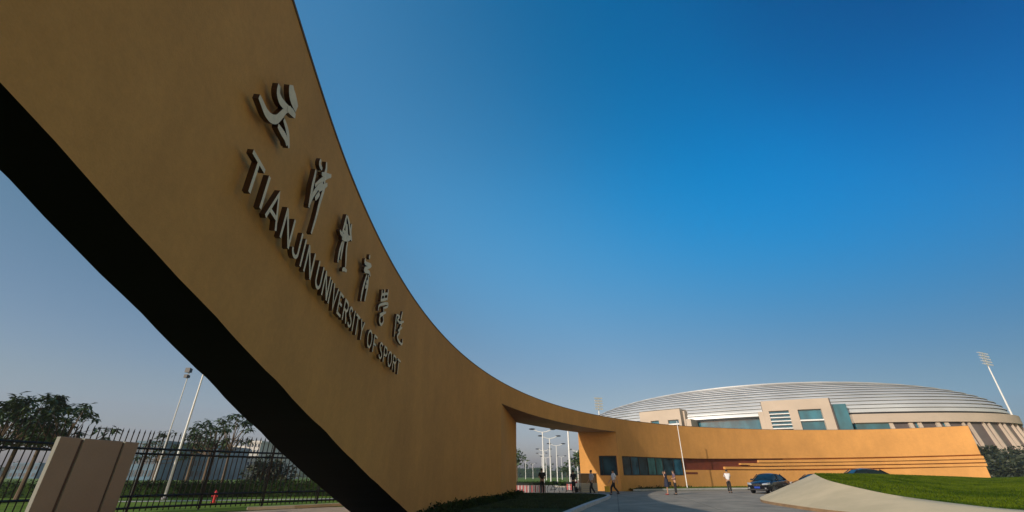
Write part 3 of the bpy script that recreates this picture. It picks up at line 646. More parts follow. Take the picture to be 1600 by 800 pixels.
# ------------------------------------------------------------------ trees and plants
def leafcloud(b, c, rad, n, size, seed, drop=.4, flat=.7):
    r = np.random.default_rng(seed)
    for _ in range(n):
        d = r.normal(size=3); d /= np.linalg.norm(d); rr_ = rad * (r.random() ** .45)
        p = Vector(c) + Vector((d[0] * rr_, d[1] * rr_, d[2] * rr_ * flat))
        out = Vector((d[0], d[1], d[2] * .5 - drop * r.random() + .1)).normalized(); side = out.cross(Vector((r.normal(), r.normal(), r.normal()))).normalized()
        l = size * (.6 + r.random() * .8); w2 = l * .22
        b.add([p, p + out * l * .5 + side * w2, p + out * l, p + out * l * .5 - side * w2], [(0, 1, 2, 3)])
def rosette(b, c, n, size, seed):
    r = np.random.default_rng(seed)
    for i in range(n):
        a = 2 * math.pi * (i + r.random() * .8) / n; el = r.uniform(-.75, .55); out = Vector((math.cos(a) * math.cos(el), math.sin(a) * math.cos(el), math.sin(el)))
        side = out.cross(Vector((0, 0, 1))).normalized(); l = size * r.uniform(.7, 1.25); w2 = l * .17; p = Vector(c) + Vector(r.normal(size=3)) * size * .15; e = p + out * l * .5; f = p + out * l - Vector((0, 0, l * r.uniform(.1, .4)))
        b.add([p, e + side * w2, f, e - side * w2], [(0, 1, 2, 3)])
def tree(p, h, spread, label, nb=26, leafn=60, m='leaf', group=None, lsize=.28, cr=.42, trunk_h=.45, seed=1, name='tree', cat='tree', stake=False, lean=0, ros=False):
    r = random.Random(seed); o = empty(name, p, label=label, cat=cat, group=group)
    tb = MB(); th_ = h * trunk_h; tr = max(.05, h * .018)
    tb.tube([(0, 0, -.05), (lean * .4, .03, th_ * .5), (lean, 0, th_), (lean * 1.3, 0, h * .8)], [tr * 1.25, tr, tr * .8, tr * .3], 8)
    cl = MB()
    for i in range(nb):
        a = r.random() * 6.283; z = th_ + (h - th_) * (.15 + .85 * r.random()); k_ = math.sin(math.pi * min(1, .18 + .75 * (z - th_) / (h - th_)))
        rr_ = spread * k_ * (.3 + .7 * r.random()); tip = Vector((lean + math.cos(a) * rr_, math.sin(a) * rr_, z))
        st_ = Vector((lean, 0, th_ + (z - th_) * .45 * r.random())); mid = st_.lerp(tip, .55) + Vector((0, 0, -.12 * rr_))
        tb.tube([st_, mid, tip], [tr * .42, tr * .28, tr * .12], 5)
        if ros:
            for _q in range(3): rosette(cl, tip + Vector((r.gauss(0, .2), r.gauss(0, .2), r.gauss(0, .12))), leafn // 2, lsize, seed * 100 + i * 3 + _q)
        else: leafcloud(cl, tip, cr * (.7 + .6 * r.random()), leafn, lsize, seed * 100 + i)
    tb.build('trunk', M['bark'], o, smooth=True); cl.build('crown', M[m], o, fix=False)
    return o
GT = 'trees behind the iron fence'
def tree_at(u, vtop, y, label, **k):
    q = at_y(u, vtop, y); return tree((q.x, y, 0), q.z, k.pop('spread', 2.2), label, **k)
TL = [(18, 622, 25, 'broad star-leaved tree at the far left edge behind the iron fence', 2.4, 3), (52, 613, 25.5, 'tallest of the star-leaved trees left of the grey pylon', 2.2, 5),
      (84, 617, 27, 'star-leaved tree just above the left edge of the grey pylon', 2.0, 7), (116, 628, 24.5, 'lower star-leaved tree spreading right above the grey pylon', 2.0, 9)]
for u, v, y, lab, sp, sd_ in TL: tree_at(u + 12, v + 4, y, lab, spread=sp, seed=sd_, nb=21, leafn=24, lsize=.40, ros=True, group=GT, trunk_h=.46)
for u, v, y, lab, sp, sd_ in [(262, 676, 46, 'small bushy tree between the two leaning lamp poles behind the fence', 2.4, 11), (318, 658, 42, 'loose young tree right of the lamp poles behind the fence', 2.2, 13), (345, 652, 40, 'middle one of the loose young trees behind the iron fence', 1.9, 15), (375, 647, 38, 'tallest loose young tree close to the black soffit', 2.2, 17)]:
    tree_at(u, v, y, lab, spread=sp, seed=sd_, nb=15, leafn=18, lsize=.46, ros=True, group=GT)
o = tree_at(425, 722, 36, 'round dark bush by the pale buildings under the soffit', spread=1.5, seed=19, nb=40, leafn=60, lsize=.3, cr=.6, m='leafd', trunk_h=.12, name='bush', cat='bush')
# right-hand dark shrubs before the stadium
for i, (u, vt, y, lab) in enumerate([(1541, 704, 78, 'dark shrub tree against the end of the ochre wall'), (1562, 714, 74, 'dark thin shrub tree second from the ochre wall end'), (1584, 708, 80, 'dark leafy tree near the right edge before the stadium columns'), (1606, 704, 76, 'dark tree cut by the right edge of the picture'), (1573, 724, 70, 'low dark bush between the shrub trees on the right')]):
    q = at_y(u, vt, y); o = tree((q.x, y, .9), q.z - .9, 3.2, lab, nb=44, leafn=44, lsize=.55, cr=1.0, m='leafd', trunk_h=.08, seed=40 + i, name='shrub_tree', group='dark shrub trees before the stadium')
# ground cover at the pier foot and gatehouse
def clump(pts, h, n, m, name, label, cat, size=.16, wd=.35, seed=5):
    r = np.random.default_rng(seed); b = MB()
    for _ in range(n):
        s_ = r.random() * (len(pts) - 1); i = int(s_); p_ = Vector(pts[i]).lerp(Vector(pts[min(i + 1, len(pts) - 1)]), s_ - i)
        hh = h * (.6 + .8 * (.5 + .5 * math.sin(p_.x * 3 + p_.y * 2.3)) * r.random()); p_ = p_ + Vector((r.normal() * wd * .5, r.normal() * wd * .5, hh * r.random()))
        d = Vector(r.normal(size=3)).normalized(); e = Vector(r.normal(size=3)).normalized()
        b.add([p_, p_ + d * size, p_ + (d + e) * size * .6], [(0, 1, 2)])
    return tag(b.build(name, m, fix=False), label, cat, kind='stuff')
clump([tuple(W(s, .35, .1)) for s in np.linspace(12.5, 25, 14)] + [(-.3, 29, .1), (.2, 33, .1), (.6, 37, .1)], .26, 9000, M['dgrass'], 'ground_cover', 'dark low plants growing along the foot of the gate wall', 'plants', .12, .35)
clump([tuple(W(s, .5, 0)) for s in np.linspace(48.5, 57.5, 10)], .30, 2500, M['hedge'], 'ground_cover', 'dark low plants under the gatehouse window', 'plants', .13, .3, 9)
# verge + kerb before the right wing
vg = MB(); rr = []
for s in np.linspace(47.5, 80, 50):
    o_ = np.interp(s, [47.5, 52, 58, 66, 80], [.5, 1.6, 2.6, 4.2, 5.2]); rr.append([W(s, -.02, .13), W(s, o_, .13)])
vg.loft(rr, close=False, caps=False); tag(vg.build('verge', M['grass']), kind='structure')
vk = MB(); vk.loft([[r_[1] + Vector((0, 0, -.13)), r_[1] + Vector((0, 0, .02)), r_[1] + (r_[1] - r_[0]).normalized() * .28 + Vector((0, 0, .02)), r_[1] + (r_[1] - r_[0]).normalized() * .28 + Vector((0, 0, -.13))] for r_ in rr]); tag(vk.build('verge_kerb', M['kerb']), kind='structure')
vq = [[a[0], a[1], c[1], c[0]] for a, c in zip(rr, rr[1:])]
blades('verge_grass', vq, 9000, .10, M['blade'], 8, .03, label='green grass strip along the foot of the right wing of the wall', cat='grass')

# ------------------------------------------------------------------ iron fence and pylon on the left
FP = spline([(-16.3, 11.5, 0), (-15.9, 14.65, 0), (-14.8, 18.9, 0), (-13.2, 21.6, 0), (-11.5, 23.6, 0), (-9.2, 25.9, 0), (-6.2, 28.4, 0), (-3.6, 31.0, 0)], 10)
fl = [0]
for a, c in zip(FP, FP[1:]): fl.append(fl[-1] + (c - a).length)
def FW(s): return Vector((np.interp(s, fl, [q.x for q in FP]), np.interp(s, fl, [q.y for q in FP]), 0))
fence = empty('iron_fence', FW(0), label='tall black iron fence of spiked pickets behind the grey pylon', cat='fence'); FO = Vector(fence.location)
pos = .1; panel_i = 0; PW = 2.6; tot = fl[-1]
while pos + PW < tot:
    pk = MB(); s_ = pos
    while s_ < pos + PW - .1:
        a = FW(s_) - FO
        pk.tube([a + Vector((0, 0, .06)), a + Vector((0, 0, 2.78))], .024, 4); pk.tube([a + Vector((0, 0, 2.78)), a + Vector((0, 0, 2.83)), a + Vector((0, 0, 2.96))], [.024, .034, .004], 4)
        s_ += .205
    pk.build('picket_panel', M['iron'], fence, fix=False)
    for z in (.18, .58, 2.08, 2.27):
        rl = MB(); rl.tube([FW(pos + PW * i / 4) - FO + Vector((0, 0, z)) for i in range(5)], .04, 4); rl.build('rail', M['iron'], fence)
    ps = MB(); a = FW(pos - .05) - FO; ps.box(a.x - .028, a.x + .028, a.y - .028, a.y + .028, 0, 2.6); ps.build('post', M['iron'], fence)
    pos += PW
# pylon: three slabs with dark grooves
A0, A1 = at_y(95.5, 682, 13.9), at_y(219, 688.5, 16.6)
pyl = empty('stone_pylon', (A0.x, A0.y, 0), math.atan2(A1.y - A0.y, A1.x - A0.x), label='grey stone gate pylon of three slabs split by two dark grooves', cat='pylon')
L_ = math.hypot(A1.x - A0.x, A1.y - A0.y); hh = A0.z
for x0, x1 in ((0, .235), (.275, .765), (.80, 1.0)):
    b = MB(); b.box(x0 * L_, x1 * L_, 0, .13, -.05, hh); b.build('slab', M['pylon'], pyl, bevel=.012)
for x0, x1 in ((.235, .275), (.765, .80)):
    b = MB(); b.box(x0 * L_, x1 * L_, .05, .12, -.05, hh - .03); b.build('groove', M['groove'], pyl)
# lawns, paths, hedge on the left
def strip(name, pts, z, m): return sheet(name, pts, z, m)
strip('left_pavement', [(-30, 8), (-4.0, 8), (-4.6, 14), (-5.2, 20), (-4.6, 24.5), (-8.4, 23.0), (-14.4, 17.0), (-16, 10), (-30, 6)][:7] + [(-30, 6)], .004, M['tan'])
strip('left_lawn', [(-60, 14), (-16.2, 14), (-14.5, 17.5), (-8.5, 23.6), (-4, 30), (-3, 60), (-80, 60)], .008, M['green'])
strip('path', [(-60, 27.2), (-20.8, 27.2), (-11.3, 30.4), (-4, 33.2), (-4, 34.0), (-11.5, 31.3), (-21, 28.2), (-60, 28.2)], .014, M['path'])
kk_ = MB(); pts = [at_z(386, 797.5, 0), at_z(460, 794.5, 0), at_z(533, 790.5, 0), Vector((-5, 26.5, 0))]; kk_.loft([[q + Vector((0, 0, 0)), q + Vector((0, 0, .12)), q + Vector((-.1, .14, .12)), q + Vector((-.1, .14, 0))] for q in pts]); tag(kk_.build('left_kerb', M['path']), kind='structure')
def hedge(pts, h, wd, n, label, seed=2, m='hedge', size=.14):
    r = np.random.default_rng(seed); b = MB(); P_ = [Vector(p_) for p_ in pts]
    rr = []
    for i, p_ in enumerate(P_):
        d = (P_[min(i + 1, len(P_) - 1)] - P_[max(i - 1, 0)]).normalized(); nn = Vector((-d.y, d.x, 0)) * wd / 2 * .85
        rr.append([p_ - nn, p_ - nn * .95 + Vector((0, 0, h * .85)), p_ + nn * .95 + Vector((0, 0, h * .85)), p_ + nn])
    b.loft(rr)
    for _ in range(n):
        s_ = r.random() * (len(P_) - 1); i = int(s_); d = (P_[i + 1] - P_[i]).normalized(); nn = Vector((-d.y, d.x, 0))
        if r.random() < .55: q = P_[i].lerp(P_[i + 1], s_ - i) + nn * wd * (r.random() - .5) + Vector((0, 0, h * (.82 + .2 * r.random())))
        else: q = P_[i].lerp(P_[i + 1], s_ - i) - nn * wd * .47 * (1 if r.random() < .8 else -1) + Vector((0, 0, h * r.random()))
        e, g_ = Vector(r.normal(size=3)).normalized(), Vector(r.normal(size=3)).normalized()
        b.add([q, q + e * size, q + (e + g_) * size * .6], [(0, 1, 2)])
    return tag(b.build('hedge', M[m], fix=False), label, 'hedge')
hedge([(-44, 32, 0), (-28, 32.6, 0), (-19, 33.6, 0), (-12, 35.4, 0), (-4.5, 38, 0)], .95, 1.6, 9000, 'long dark clipped hedge behind the iron fence and red hydrant')
# hydrant
q = at_z(333, 786, 0); hy = empty('fire_hydrant', (q.x, q.y, 0), R(20), label='red fire hydrant on the lawn behind the iron fence', cat='hydrant')
b = MB(); b.tube([(0, 0, 0), (0, 0, .06)], .2, 14); b.tube([(0, 0, .06), (0, 0, .62)], [.13, .12], 14); b.tube([(0, 0, .62), (0, 0, .68)], .17, 14); b.build('barrel', M['red'], hy, smooth=True)
b = MB(); b.ell((0, 0, .70), (.14, .14, .14)); b.tube([(0, 0, .82), (0, 0, .92)], .04, 8); b.build('cap', M['red'], hy, smooth=True)
hy.scale = (.66, .66, .66)
for sx in (-1, 1): b = MB(); b.tube([(sx * .1, 0, .48), (sx * .25, 0, .48)], [.06, .07], 10); b.build('outlet', M['red'], hy, smooth=True)
# two leaning-looking poles
q = at_y(296, 581, 42); o = empty('light_pole', (q.x, 42, 0), label='thin grey pole with a dark twin spotlight head above the fence', cat='light pole')
b = MB(); b.tube([(0, 0, 0), (0, 0, q.z * .5), (0, 0, q.z)], [.07, .055, .04], 8); b.build('pole', M['steel'], o, smooth=True)
for dz, s_ in ((.1, .22), (-.45, .15)):
    b = MB(); b.loft([[Vector((x * s_ * k2, yy, dz + q.z + z * s_ * k2)) for x, z in ((-1, -1), (1, -1), (1, 1), (-1, 1))] for yy, k2 in ((-.35, 1), (.1, .8), (.2, .5))]); b.build('lamp_head', M['dark'], o)
q = at_y(318, 584, 30); flagpole((q.x, 30, 0), at_y(326, 555, 30).z, .085, .04, 'white tapered pole rising behind the fence into the black soffit', M['white'], 'tall_pole', 'pole')
# far buildings on the left
def far_building(u0, u1, vt, y, lab, wm, wn, hm, storeys, depth=20, group='far buildings beyond the fence'):
    a, c = at_y(u0, vt, y), at_y(u1, vt, y); o = empty('far_building', (a.x, y, 0), label=lab, cat='building', group=group); wd = c.x - a.x; h = (a.z + c.z) / 2
    b = MB(); b.box(0, wd, 0, depth, 0, h); b.build('wall', wm, o)
    b = MB(); b.box(-.3, wd + .3, -.3, depth + .3, h + .003, h + .8); b.build('roof', wm, o)
    sh = h / storeys
    for i in range(storeys):
        for j in range(wn):
            b = MB(); x = wd * (j + .2) / wn; b.box(x, x + wd * .6 / wn, -.08, .05, sh * (i + .3), sh * (i + .8)); b.build('window', hm, o)
far_building(214, 262, 693, 150, 'blue glazed hall just right of the grey pylon', M['bld_blue'], 9, M['bld_win'], 3)
far_building(262, 342, 700, 165, 'long low blue glazed hall behind the lamp poles', M['bld_blue'], 12, M['bld_win'], 3)
far_building(352, 384, 700, 200, 'pale block partly hidden by the loose young trees', M['bld_white'], 5, M['bld_win'], 5)
far_building(388, 408, 692, 190, 'tall pale narrow block in the middle of the far blocks', M['bld_white'], 4, M['bld_win'], 6)
far_building(409, 446, 700, 210, 'rightmost pale block before the black soffit', M['bld_white'], 6, M['bld_win'], 5)
far_building(20, 62, 726, 230, 'bluish low block far behind the left trees', M['bld_blue'], 6, M['bld_win'], 2)

# ------------------------------------------------------------------ view through the gate
def lamp(p, h, label, arm=1.7, group='double arm street lamps beyond the gate', rz=0):
    o = empty('street_lamp', p, rz, label=label, cat='street lamp', group=group)
    b = MB(); b.tube([(0, 0, 0), (0, 0, h * .5), (0, 0, h)], [.115, .09, .07], 8); b.build('pole', M['white'], o, smooth=True)
    b = MB(); b.tube([(-arm, 0, h + .25), (-arm * .5, 0, h + .02), (0, 0, h - .1), (arm * .5, 0, h + .02), (arm, 0, h + .25)], .06, 6); b.build('arm', M['white'], o)
    for s_ in (-1, 1):
        b = MB(); b.ell((s_ * (arm + .3), 0, h + .36), (.5, .2, .12)); b.build('lamp_head', M['dark'], o, smooth=True)
    return o
for u, v, y, lab in [(858.5, 684.5, 84, 'nearest double arm street lamp, centred in the gate opening'), (869, 696, 104, 'second double arm street lamp right of the nearest one'), (849.5, 704, 120, 'double arm street lamp just left of the nearest one'), (901, 704.5, 120, 'double arm street lamp beside the lit gate pier'), (847.5, 674.5, 72, 'street lamp whose head shows highest under the lintel')]:
    q = at_y(u, v, y); lamp((q.x, y, 0), q.z, lab, arm=1.25 * y / 84 ** 1 if 0 else 1.3, rz=R(4))
for u, v, y, lab in [(853, 715, 150, 'small far lamp right behind the pair in the gate'), (846.5, 710, 150, 'small far lamp left behind the pair in the gate'), (821, 721, 190, 'faint far lamp post nearest the left pier'), (832.5, 725, 210, 'faint far lamp post second from the left pier'), (877, 714, 170, 'faint far lamp post between the second lamp and the flagpole')]:
    q = at_y(u, v, y); lamp((q.x, y, 0), q.z, lab, arm=1.1)
q = at_y(892, 757, 62); flagpole((q.x, 62, 0), 8.7, .16, .08, 'tall white flagpole beyond the gate beside the lit pier', M['white'])
for u, v, y, lab, sd_ in [(808, 705, 80, 'thin staked tree beside the left gate pier', 61), (885, 727, 110, 'small dark round tree beyond the flagpole', 62), (904, 707, 70, 'young tree half hidden by the lit gate pier', 63)]:
    q = at_y(u, v, y); tree((q.x, y, 0), q.z, 1.5, lab, nb=14, leafn=30, lsize=.5, cr=.6, trunk_h=.55, seed=sd_, group='young trees beyond the gate')
hedge([(-5, 74, 0), (2, 74.5, 0), (7.0, 75, 0)], .45, 1.8, 2500, 'dark clipped hedge across the road median beyond the gate', 12)
hedge([(6.0, 62, 0), (7.6, 62.2, 0), (9.8, 62.4, 0)], .5, 1.6, 1500, 'short green hedge in the kerbed bed beyond the gate', 13, size=.16)
bk = MB(); bk.box(5.6, 10.4, 60.6, 64.6, 0, .14); tag(bk.build('bed_kerb', M['path']), kind='structure')
sheet('median_lawn', [(-30, 73), (16, 74), (30, 180), (-60, 180)], .01, M['green'])
# distant wood: one mass
r = np.random.default_rng(77); b = MB()
for i in range(2600):
    u_ = r.random(); x = -420 + 900 * u_; y = 330 + 60 * r.random(); h_ = (4 + 3.5 * r.random()) * (.8 + .3 * math.sin(x * .05)); rad = 3.5 + 2.5 * r.random()
    z = h_ * r.random(); n_ = 5
    for _ in range(n_):
        p_ = Vector((x + r.normal() * rad, y + r.normal() * 3, max(0, z + r.normal() * 1.5))); e, g_ = Vector(r.normal(size=3)).normalized() * 1.8, Vector(r.normal(size=3)).normalized() * 1.8
        b.add([p_, p_ + e, p_ + e * .5 + g_], [(0, 1, 2)])
rr = []
for i in range(180): x = -420 + 5 * i; rr.append([Vector((x, 365, 0)), Vector((x, 366, 5.2 + 1.2 * math.sin(x * .11) + .7 * math.sin(x * .31 + 1)))])
b.loft(rr, close=False, caps=False)
tag(b.build('far_wood', M['hedge'], fix=False), 'hazy blue-green wood along the horizon', 'wood', kind='stuff')

# gate furniture
def barrier(p, rz, L2, label):
    o = empty('striped_barrier', p, rz, label=label, cat='barrier', group='red and white barriers in the gateway')
    b = MB(); b.tube([(0, 0, .76), (L2, 0, .76)], .025, 6); b.tube([(0, 0, .08), (L2, 0, .08)], .02, 6)
    for x in (0, L2): b.tube([(x, 0, 0), (x, 0, .76)], .022, 6); b.tube([(x, -.25, .02), (x, .25, .02)], .02, 6)
    b.box(0, L2, -.012, .012, .64, .73); b.build('frame', M['dark'], o)
    n = int(L2 / .13)
    for i in range(n):
        b = MB(); x = .04 + i * L2 / n; b.box(x, x + L2 / n * .62, -.015, .015, .12, .60); b.build('panel', M['pink_white'] if i % 2 else M['faded_red'], o)
    return o
q0, q1 = at_z(806, 772.8, 0), at_z(826, 772.8, 0); barrier((q0.x, q0.y + 1, 0), 0, 1.05, 'red and white slatted barrier against the left gate pier')
barrier((q0.x + 1.2, q0.y + 1.15, 0), R(5), 1.15, 'red and white slatted barrier at the legs of the man in black')
qb = at_z(887, 768, 0); barrier((qb.x - .1, qb.y, 0), R(-6), .5, 'narrow red and white slatted barrier left of the parked scooter')
# bicycle
def bicycle(p, rz, label):
    o = empty('bicycle', p, rz, label=label, cat='bicycle')
    for x in (-.52, .52):
        b = MB(); b.tube([(x + .33 * math.cos(a), 0, .34 + .33 * math.sin(a)) for a in np.linspace(0, 2 * math.pi, 25)], .02, 6, cap=False)
        for a in np.linspace(0, math.pi, 6, endpoint=False): b.tube([(x + .33 * math.cos(a), 0, .34 + .33 * math.sin(a)), (x - .33 * math.cos(a), 0, .34 - .33 * math.sin(a))], .004, 3)
        b.build('wheel', M['tyre'], o)
    b = MB(); 
    for a, c in (((-.52, .34), (-.12, .32)), ((-.12, .32), (-.22, .82)), ((-.22, .82), (-.52, .34)), ((-.12, .32), (.36, .80)), ((-.2, .72), (.34, .86)), ((.34, .98), (.52, .34))): b.tube([(a[0], 0, a[1]), (c[0], 0, c[1])], .017, 6)
    b.build('frame', M['iron'], o)
    b = MB(); b.tube([(.30, -.28, 1.02), (.36, -.1, 1.0), (.36, .1, 1.0), (.30, .28, 1.02)], .014, 6); b.build('handlebar', M['iron'], o)
    b = MB(); b.ell((-.24, 0, .88), (.14, .07, .035)); b.build('saddle', M['dark'], o, smooth=True)
q = at_z(863, 772.6, 0); bicycle((q.x + .35, q.y - .1, 0), R(25), 'black bicycle beside the man in black at the barriers')
# scooter-like loaded cart + white cap
q = at_z(903, 769.5, 0); o = empty('parked_scooter', (q.x - .05, q.y + .2, 0), R(75), label='parked scooter with white fairing between the barrier and the enclosure', cat='scooter')
for x in (-.55, .6): b = MB(); b.tube([(x, -.06, .25), (x, .06, .25)], .25, 16); b.build('wheel', M['tyre'], o, smooth=True)
b = MB(); b.loft([[Vector((x, yy * wd, z)) for yy, z in ((-1, z0), (1, z0), (1, z1), (-1, z1))] for x, wd, z0, z1 in ((-.75, .12, .45, .68), (-.3, .18, .3, .74), (.1, .16, .26, .40), (.35, .16, .28, .45))]); b.build('body', M['white'], o, bevel=.03)
b = MB(); b.loft([[Vector((.38 + (z - .3) * -.18 + dx, yy * wd, z)) for dx, yy in ((0, -1), (0, 1), (.12, 1), (.12, -1))] for z, wd in ((.3, .15), (.7, .2), (1.0, .12))]); b.build('fairing', M['white'], o, bevel=.03)
b = MB(); b.ell((-.35, 0, .79), (.36, .15, .07)); b.build('saddle', M['red'], o, smooth=True)
b = MB(); b.tube([(.22, -.3, 1.08), (.28, 0, 1.04), (.22, .3, 1.08)], .018, 6); b.build('handlebar', M['dark'], o)
# gate machine enclosure
q0, q1 = at_z(909, 769.5, 0), at_z(935, 769.5, 0); o = empty('gate_enclosure', (q0.x, q0.y, 0), R(4), label='boxy sliding gate enclosure, brown above and pale below, by the lit pier', cat='gate machine')
wd = (q1 - q0).length; b = MB(); b.box(0, wd, 0, 1.1, 0, .72); b.build('lower_body', M['cream'], o, bevel=.02)
b = MB(); b.box(.02, wd - .02, .02, 1.08, .724, 1.42); b.build('upper_body', M['brownbox'], o, bevel=.03)
b = MB(); b.box(-.03, wd + .03, -.03, 1.13, 1.424, 1.47); b.build('lid', M['grey'], o)
for i in range(4): b = MB(); b.box(.1, wd - .1, -.02, -.002, .12 + i * .14, .17 + i * .14); b.build('louvre', M['grey'], o)
q = at_z(948, 768.5, 0); o = empty('yellow_box', (q.x, q.y - .35, 0), R(0), label='small yellow box on the ground at the foot of the pier', cat='box')
b = MB(); b.box(-.2, .2, -.15, .15, 0, .40); b.build('body', M['yellow'], o, bevel=.01); b = MB(); b.box(-.21, .21, -.16, .16, .402, .45); b.build('lid', M['yellow'], o, bevel=.008)

# ------------------------------------------------------------------ cars
def make_car(p, rz, label, paint='carpaint'):
    """front points to +x"""
    o = empty('parked_car', p, rz, label=label, cat='car', group='dark saloon cars in the forecourt')
    secs = [(-2.42, .62, .42, .86, .78), (-2.30, .80, .28, .98, .86), (-1.9, .87, .22, 1.04, .9), (-1.2, .90, .2, 1.02, .92), (-.3, .91, .18, .99, .92), (.6, .91, .18, .97, .92), (1.1, .90, .2, .95, .9), (1.7, .88, .22, .87, .86), (2.15, .84, .26, .76, .80), (2.38, .70, .34, .62, .72)]
    rr = []
    for x, hw, z0, z1, sh in secs:
        rr.append([Vector((x, y_, z_)) for y_, z_ in ((-hw * .86, z0), (-hw, z0 + .16), (-hw * 1.0, (z0 + z1) / 2 + .04), (-hw * .95, z1 - .12), (-hw * .80, z1 - .015), (0, z1 + .025), (hw * .80, z1 - .015), (hw * .95, z1 - .12), (hw, (z0 + z1) / 2 + .04), (hw, z0 + .16), (hw * .86, z0), (0, z0 - .02))])
    b = MB(); b.loft(rr); body = b.build('body', M[paint], o, smooth=True)
    cab = [(-1.75, .70, .98, 1.0), (-1.15, .68, .98, 1.36), (-.6, .66, .98, 1.45), (.05, .66, .98, 1.46), (.45, .68, .96, 1.38), (1.15, .74, .93, .96)]
    rr = []
    for x, hw, z0, z1 in cab:
        f_ = (z1 - z0) / .48; top = hw * (1 - .16 * min(1, f_)); rr.append([Vector((x, y_, z_)) for y_, z_ in ((-hw * 1.08, z0 - .03), (-hw * 1.0, z0 + (z1 - z0) * .5), (-top, z1 - .04 * f_), (0, z1 + .01), (top, z1 - .04 * f_), (hw * 1.0, z0 + (z1 - z0) * .5), (hw * 1.08, z0 - .03))])
    b = MB(); b.loft(rr); b.build('cabin_glass', M['carglass'], o, smooth=True)
    b = MB(); rr = []
    for x, hw, z in ((-1.05, .56, 1.392), (-.6, .56, 1.462), (.05, .56, 1.475), (.38, .575, 1.415)):
        rr.append([Vector((x, -hw, z - .045)), Vector((x, -hw * .5, z)), Vector((x, 0, z + .01)), Vector((x, hw * .5, z)), Vector((x, hw, z - .045)), Vector((x, hw, z - .07)), Vector((x, -hw, z - .07))])
    b.loft(rr); b.build('roof', M[paint], o, smooth=True)
    for sx in (-1, 1):
        for pa, pc, rr_ in (((1.18, sx * .80, .95), (.45, sx * .60, 1.40), .03), ((-.18, sx * .79, .97), (-.22, sx * .62, 1.42), .035), ((-1.78, sx * .74, 1.0), (-1.1, sx * .58, 1.38), .05)): b = MB(); b.tube([pa, pc], rr_, 6); b.build('pillar', M[paint], o)
        b = MB(); b.ell((.78, sx * 1.0, 1.0), (.09, .12, .075)); b.build('mirror', M[paint], o, smooth=True)
        hl = MB(); hl.loft([[Vector((x, sx * y_, z)) for y_, z in ((a, z0), (c, z0 + .03), (c, z1), (a, z1 - .01))] for x, a, c, z0, z1 in ((2.37, .40, .63, .60, .71), (2.22, .48, .80, .60, .76), (1.95, .66, .885, .64, .80))]); hl.build('headlight', M['lampg'], o)
        b = MB(); b.box(-2.41, -2.2, sx * .62 - .14, sx * .62 + .14, .72, .88); b.build('tail_light', M['red'], o)
        b = MB(); b.tube([(2.34, sx * .62, .40), (2.38, sx * .62, .40)], .06, 10); b.build('fog_lamp', M['lampg'], o)
        for hx in (.35, -.65): b = MB(); b.box(hx - .11, hx + .11, sx * .925 - .015, sx * .925 + .015, .84, .87); b.build('door_handle', M['chrome'], o)
    b = MB(); b.box(2.30, 2.42, -.34, .34, .56, .70); gr_ = b.build('grille', M['dark'], o)
    b = MB()
    for i in range(4): b.box(2.421, 2.432, -.34, .34, .572 + i * .035, .582 + i * .035)
    b.box(2.422, 2.436, -.36, .36, .70, .72); b.box(2.422, 2.436, -.36, .36, .545, .56); b.tube([(2.43, 0, .63), (2.445, 0, .63)], .055, 14); b.build('grille_trim', M['chrome'], gr_)
    b = MB(); b.box(2.36, 2.43, -.8, .8, .24, .34); b.build('bumper_lip', M['dark'], o, bevel=.02)
    b = MB(); b.box(2.40, 2.425, -.22, .22, .38, .51); b.build('number_plate', M['plate'], o)
    for x in (-1.42, 1.40):
        for sx in (-1, 1):
            wh = empty('wheel', (x, sx * .80, .33)); wh.parent = o
            b = MB(); b.tube([(0, -.11, 0), (0, -.09, 0), (0, .09, 0), (0, .11, 0)], [.29, .33, .33, .29], 24); b.build('tyre', M['tyre'], wh, smooth=True)
            b = MB(); b.tube([(0, sx * .112, 0), (0, sx * .118, 0)], .21, 18)
            b.build('rim', M['chrome'], wh)
            b = MB()
            for k_ in range(5):
                a = k_ * 2 * math.pi / 5 + .3; b.tube([(.05 * math.cos(a), sx * .119, .05 * math.sin(a)), (.18 * math.cos(a), sx * .119, .18 * math.sin(a))], .022, 4)
            b.build('rim_shadow', M['dark'], wh)
    return o
q = at_z(1193, 771.5, 0); fr = Vector((-.76, -.65, 0)); cpos = Vector((q.x, q.y, 0)) - fr * 1.9 + Vector((.0, .35, 0))
make_car((cpos.x, cpos.y, 0), math.atan2(fr.y, fr.x), 'black saloon car with blue number plate facing the camera beside the man in white')
q = at_y(1272, 741, 47); make_car((q.x, 47, 0), R(190), 'dark saloon car mostly hidden behind the peak of the pale apron')
q = at_y(1345, 741, 44); c3 = make_car((q.x, 44, 0), R(176), 'dark saloon car of which only the roof shows over the mound lawn')

c3.scale = (1.2, 1.05, 1.27)
# ------------------------------------------------------------------ people
def skin_mesh(name, verts, edges, rads, m, parent, root=0, sub=2):
    me = bpy.data.meshes.new(name); me.from_pydata([tuple(v) for v in verts], edges, []); o = bpy.data.objects.new(name, me); col.objects.link(o)
    md = o.modifiers.new('skin', 'SKIN'); md.use_smooth_shade = True
    sl = me.skin_vertices[0].data
    for i, r_ in enumerate(rads):
        sl[i].radius = (r_, r_) if not isinstance(r_, tuple) else r_; sl[i].use_root = (i == root)
    s2_ = o.modifiers.new('sub', 'SUBSURF'); s2_.levels = sub; s2_.render_levels = sub
    dg = bpy.context.evaluated_depsgraph_get(); ev = o.evaluated_get(dg); nm = bpy.data.meshes.new_from_object(ev)
    o.modifiers.clear(); o.data = nm; nm.materials.clear(); nm.materials.append(m)
    nm.polygons.foreach_set('use_smooth', [True] * len(nm.polygons)); o.parent = parent
    return o
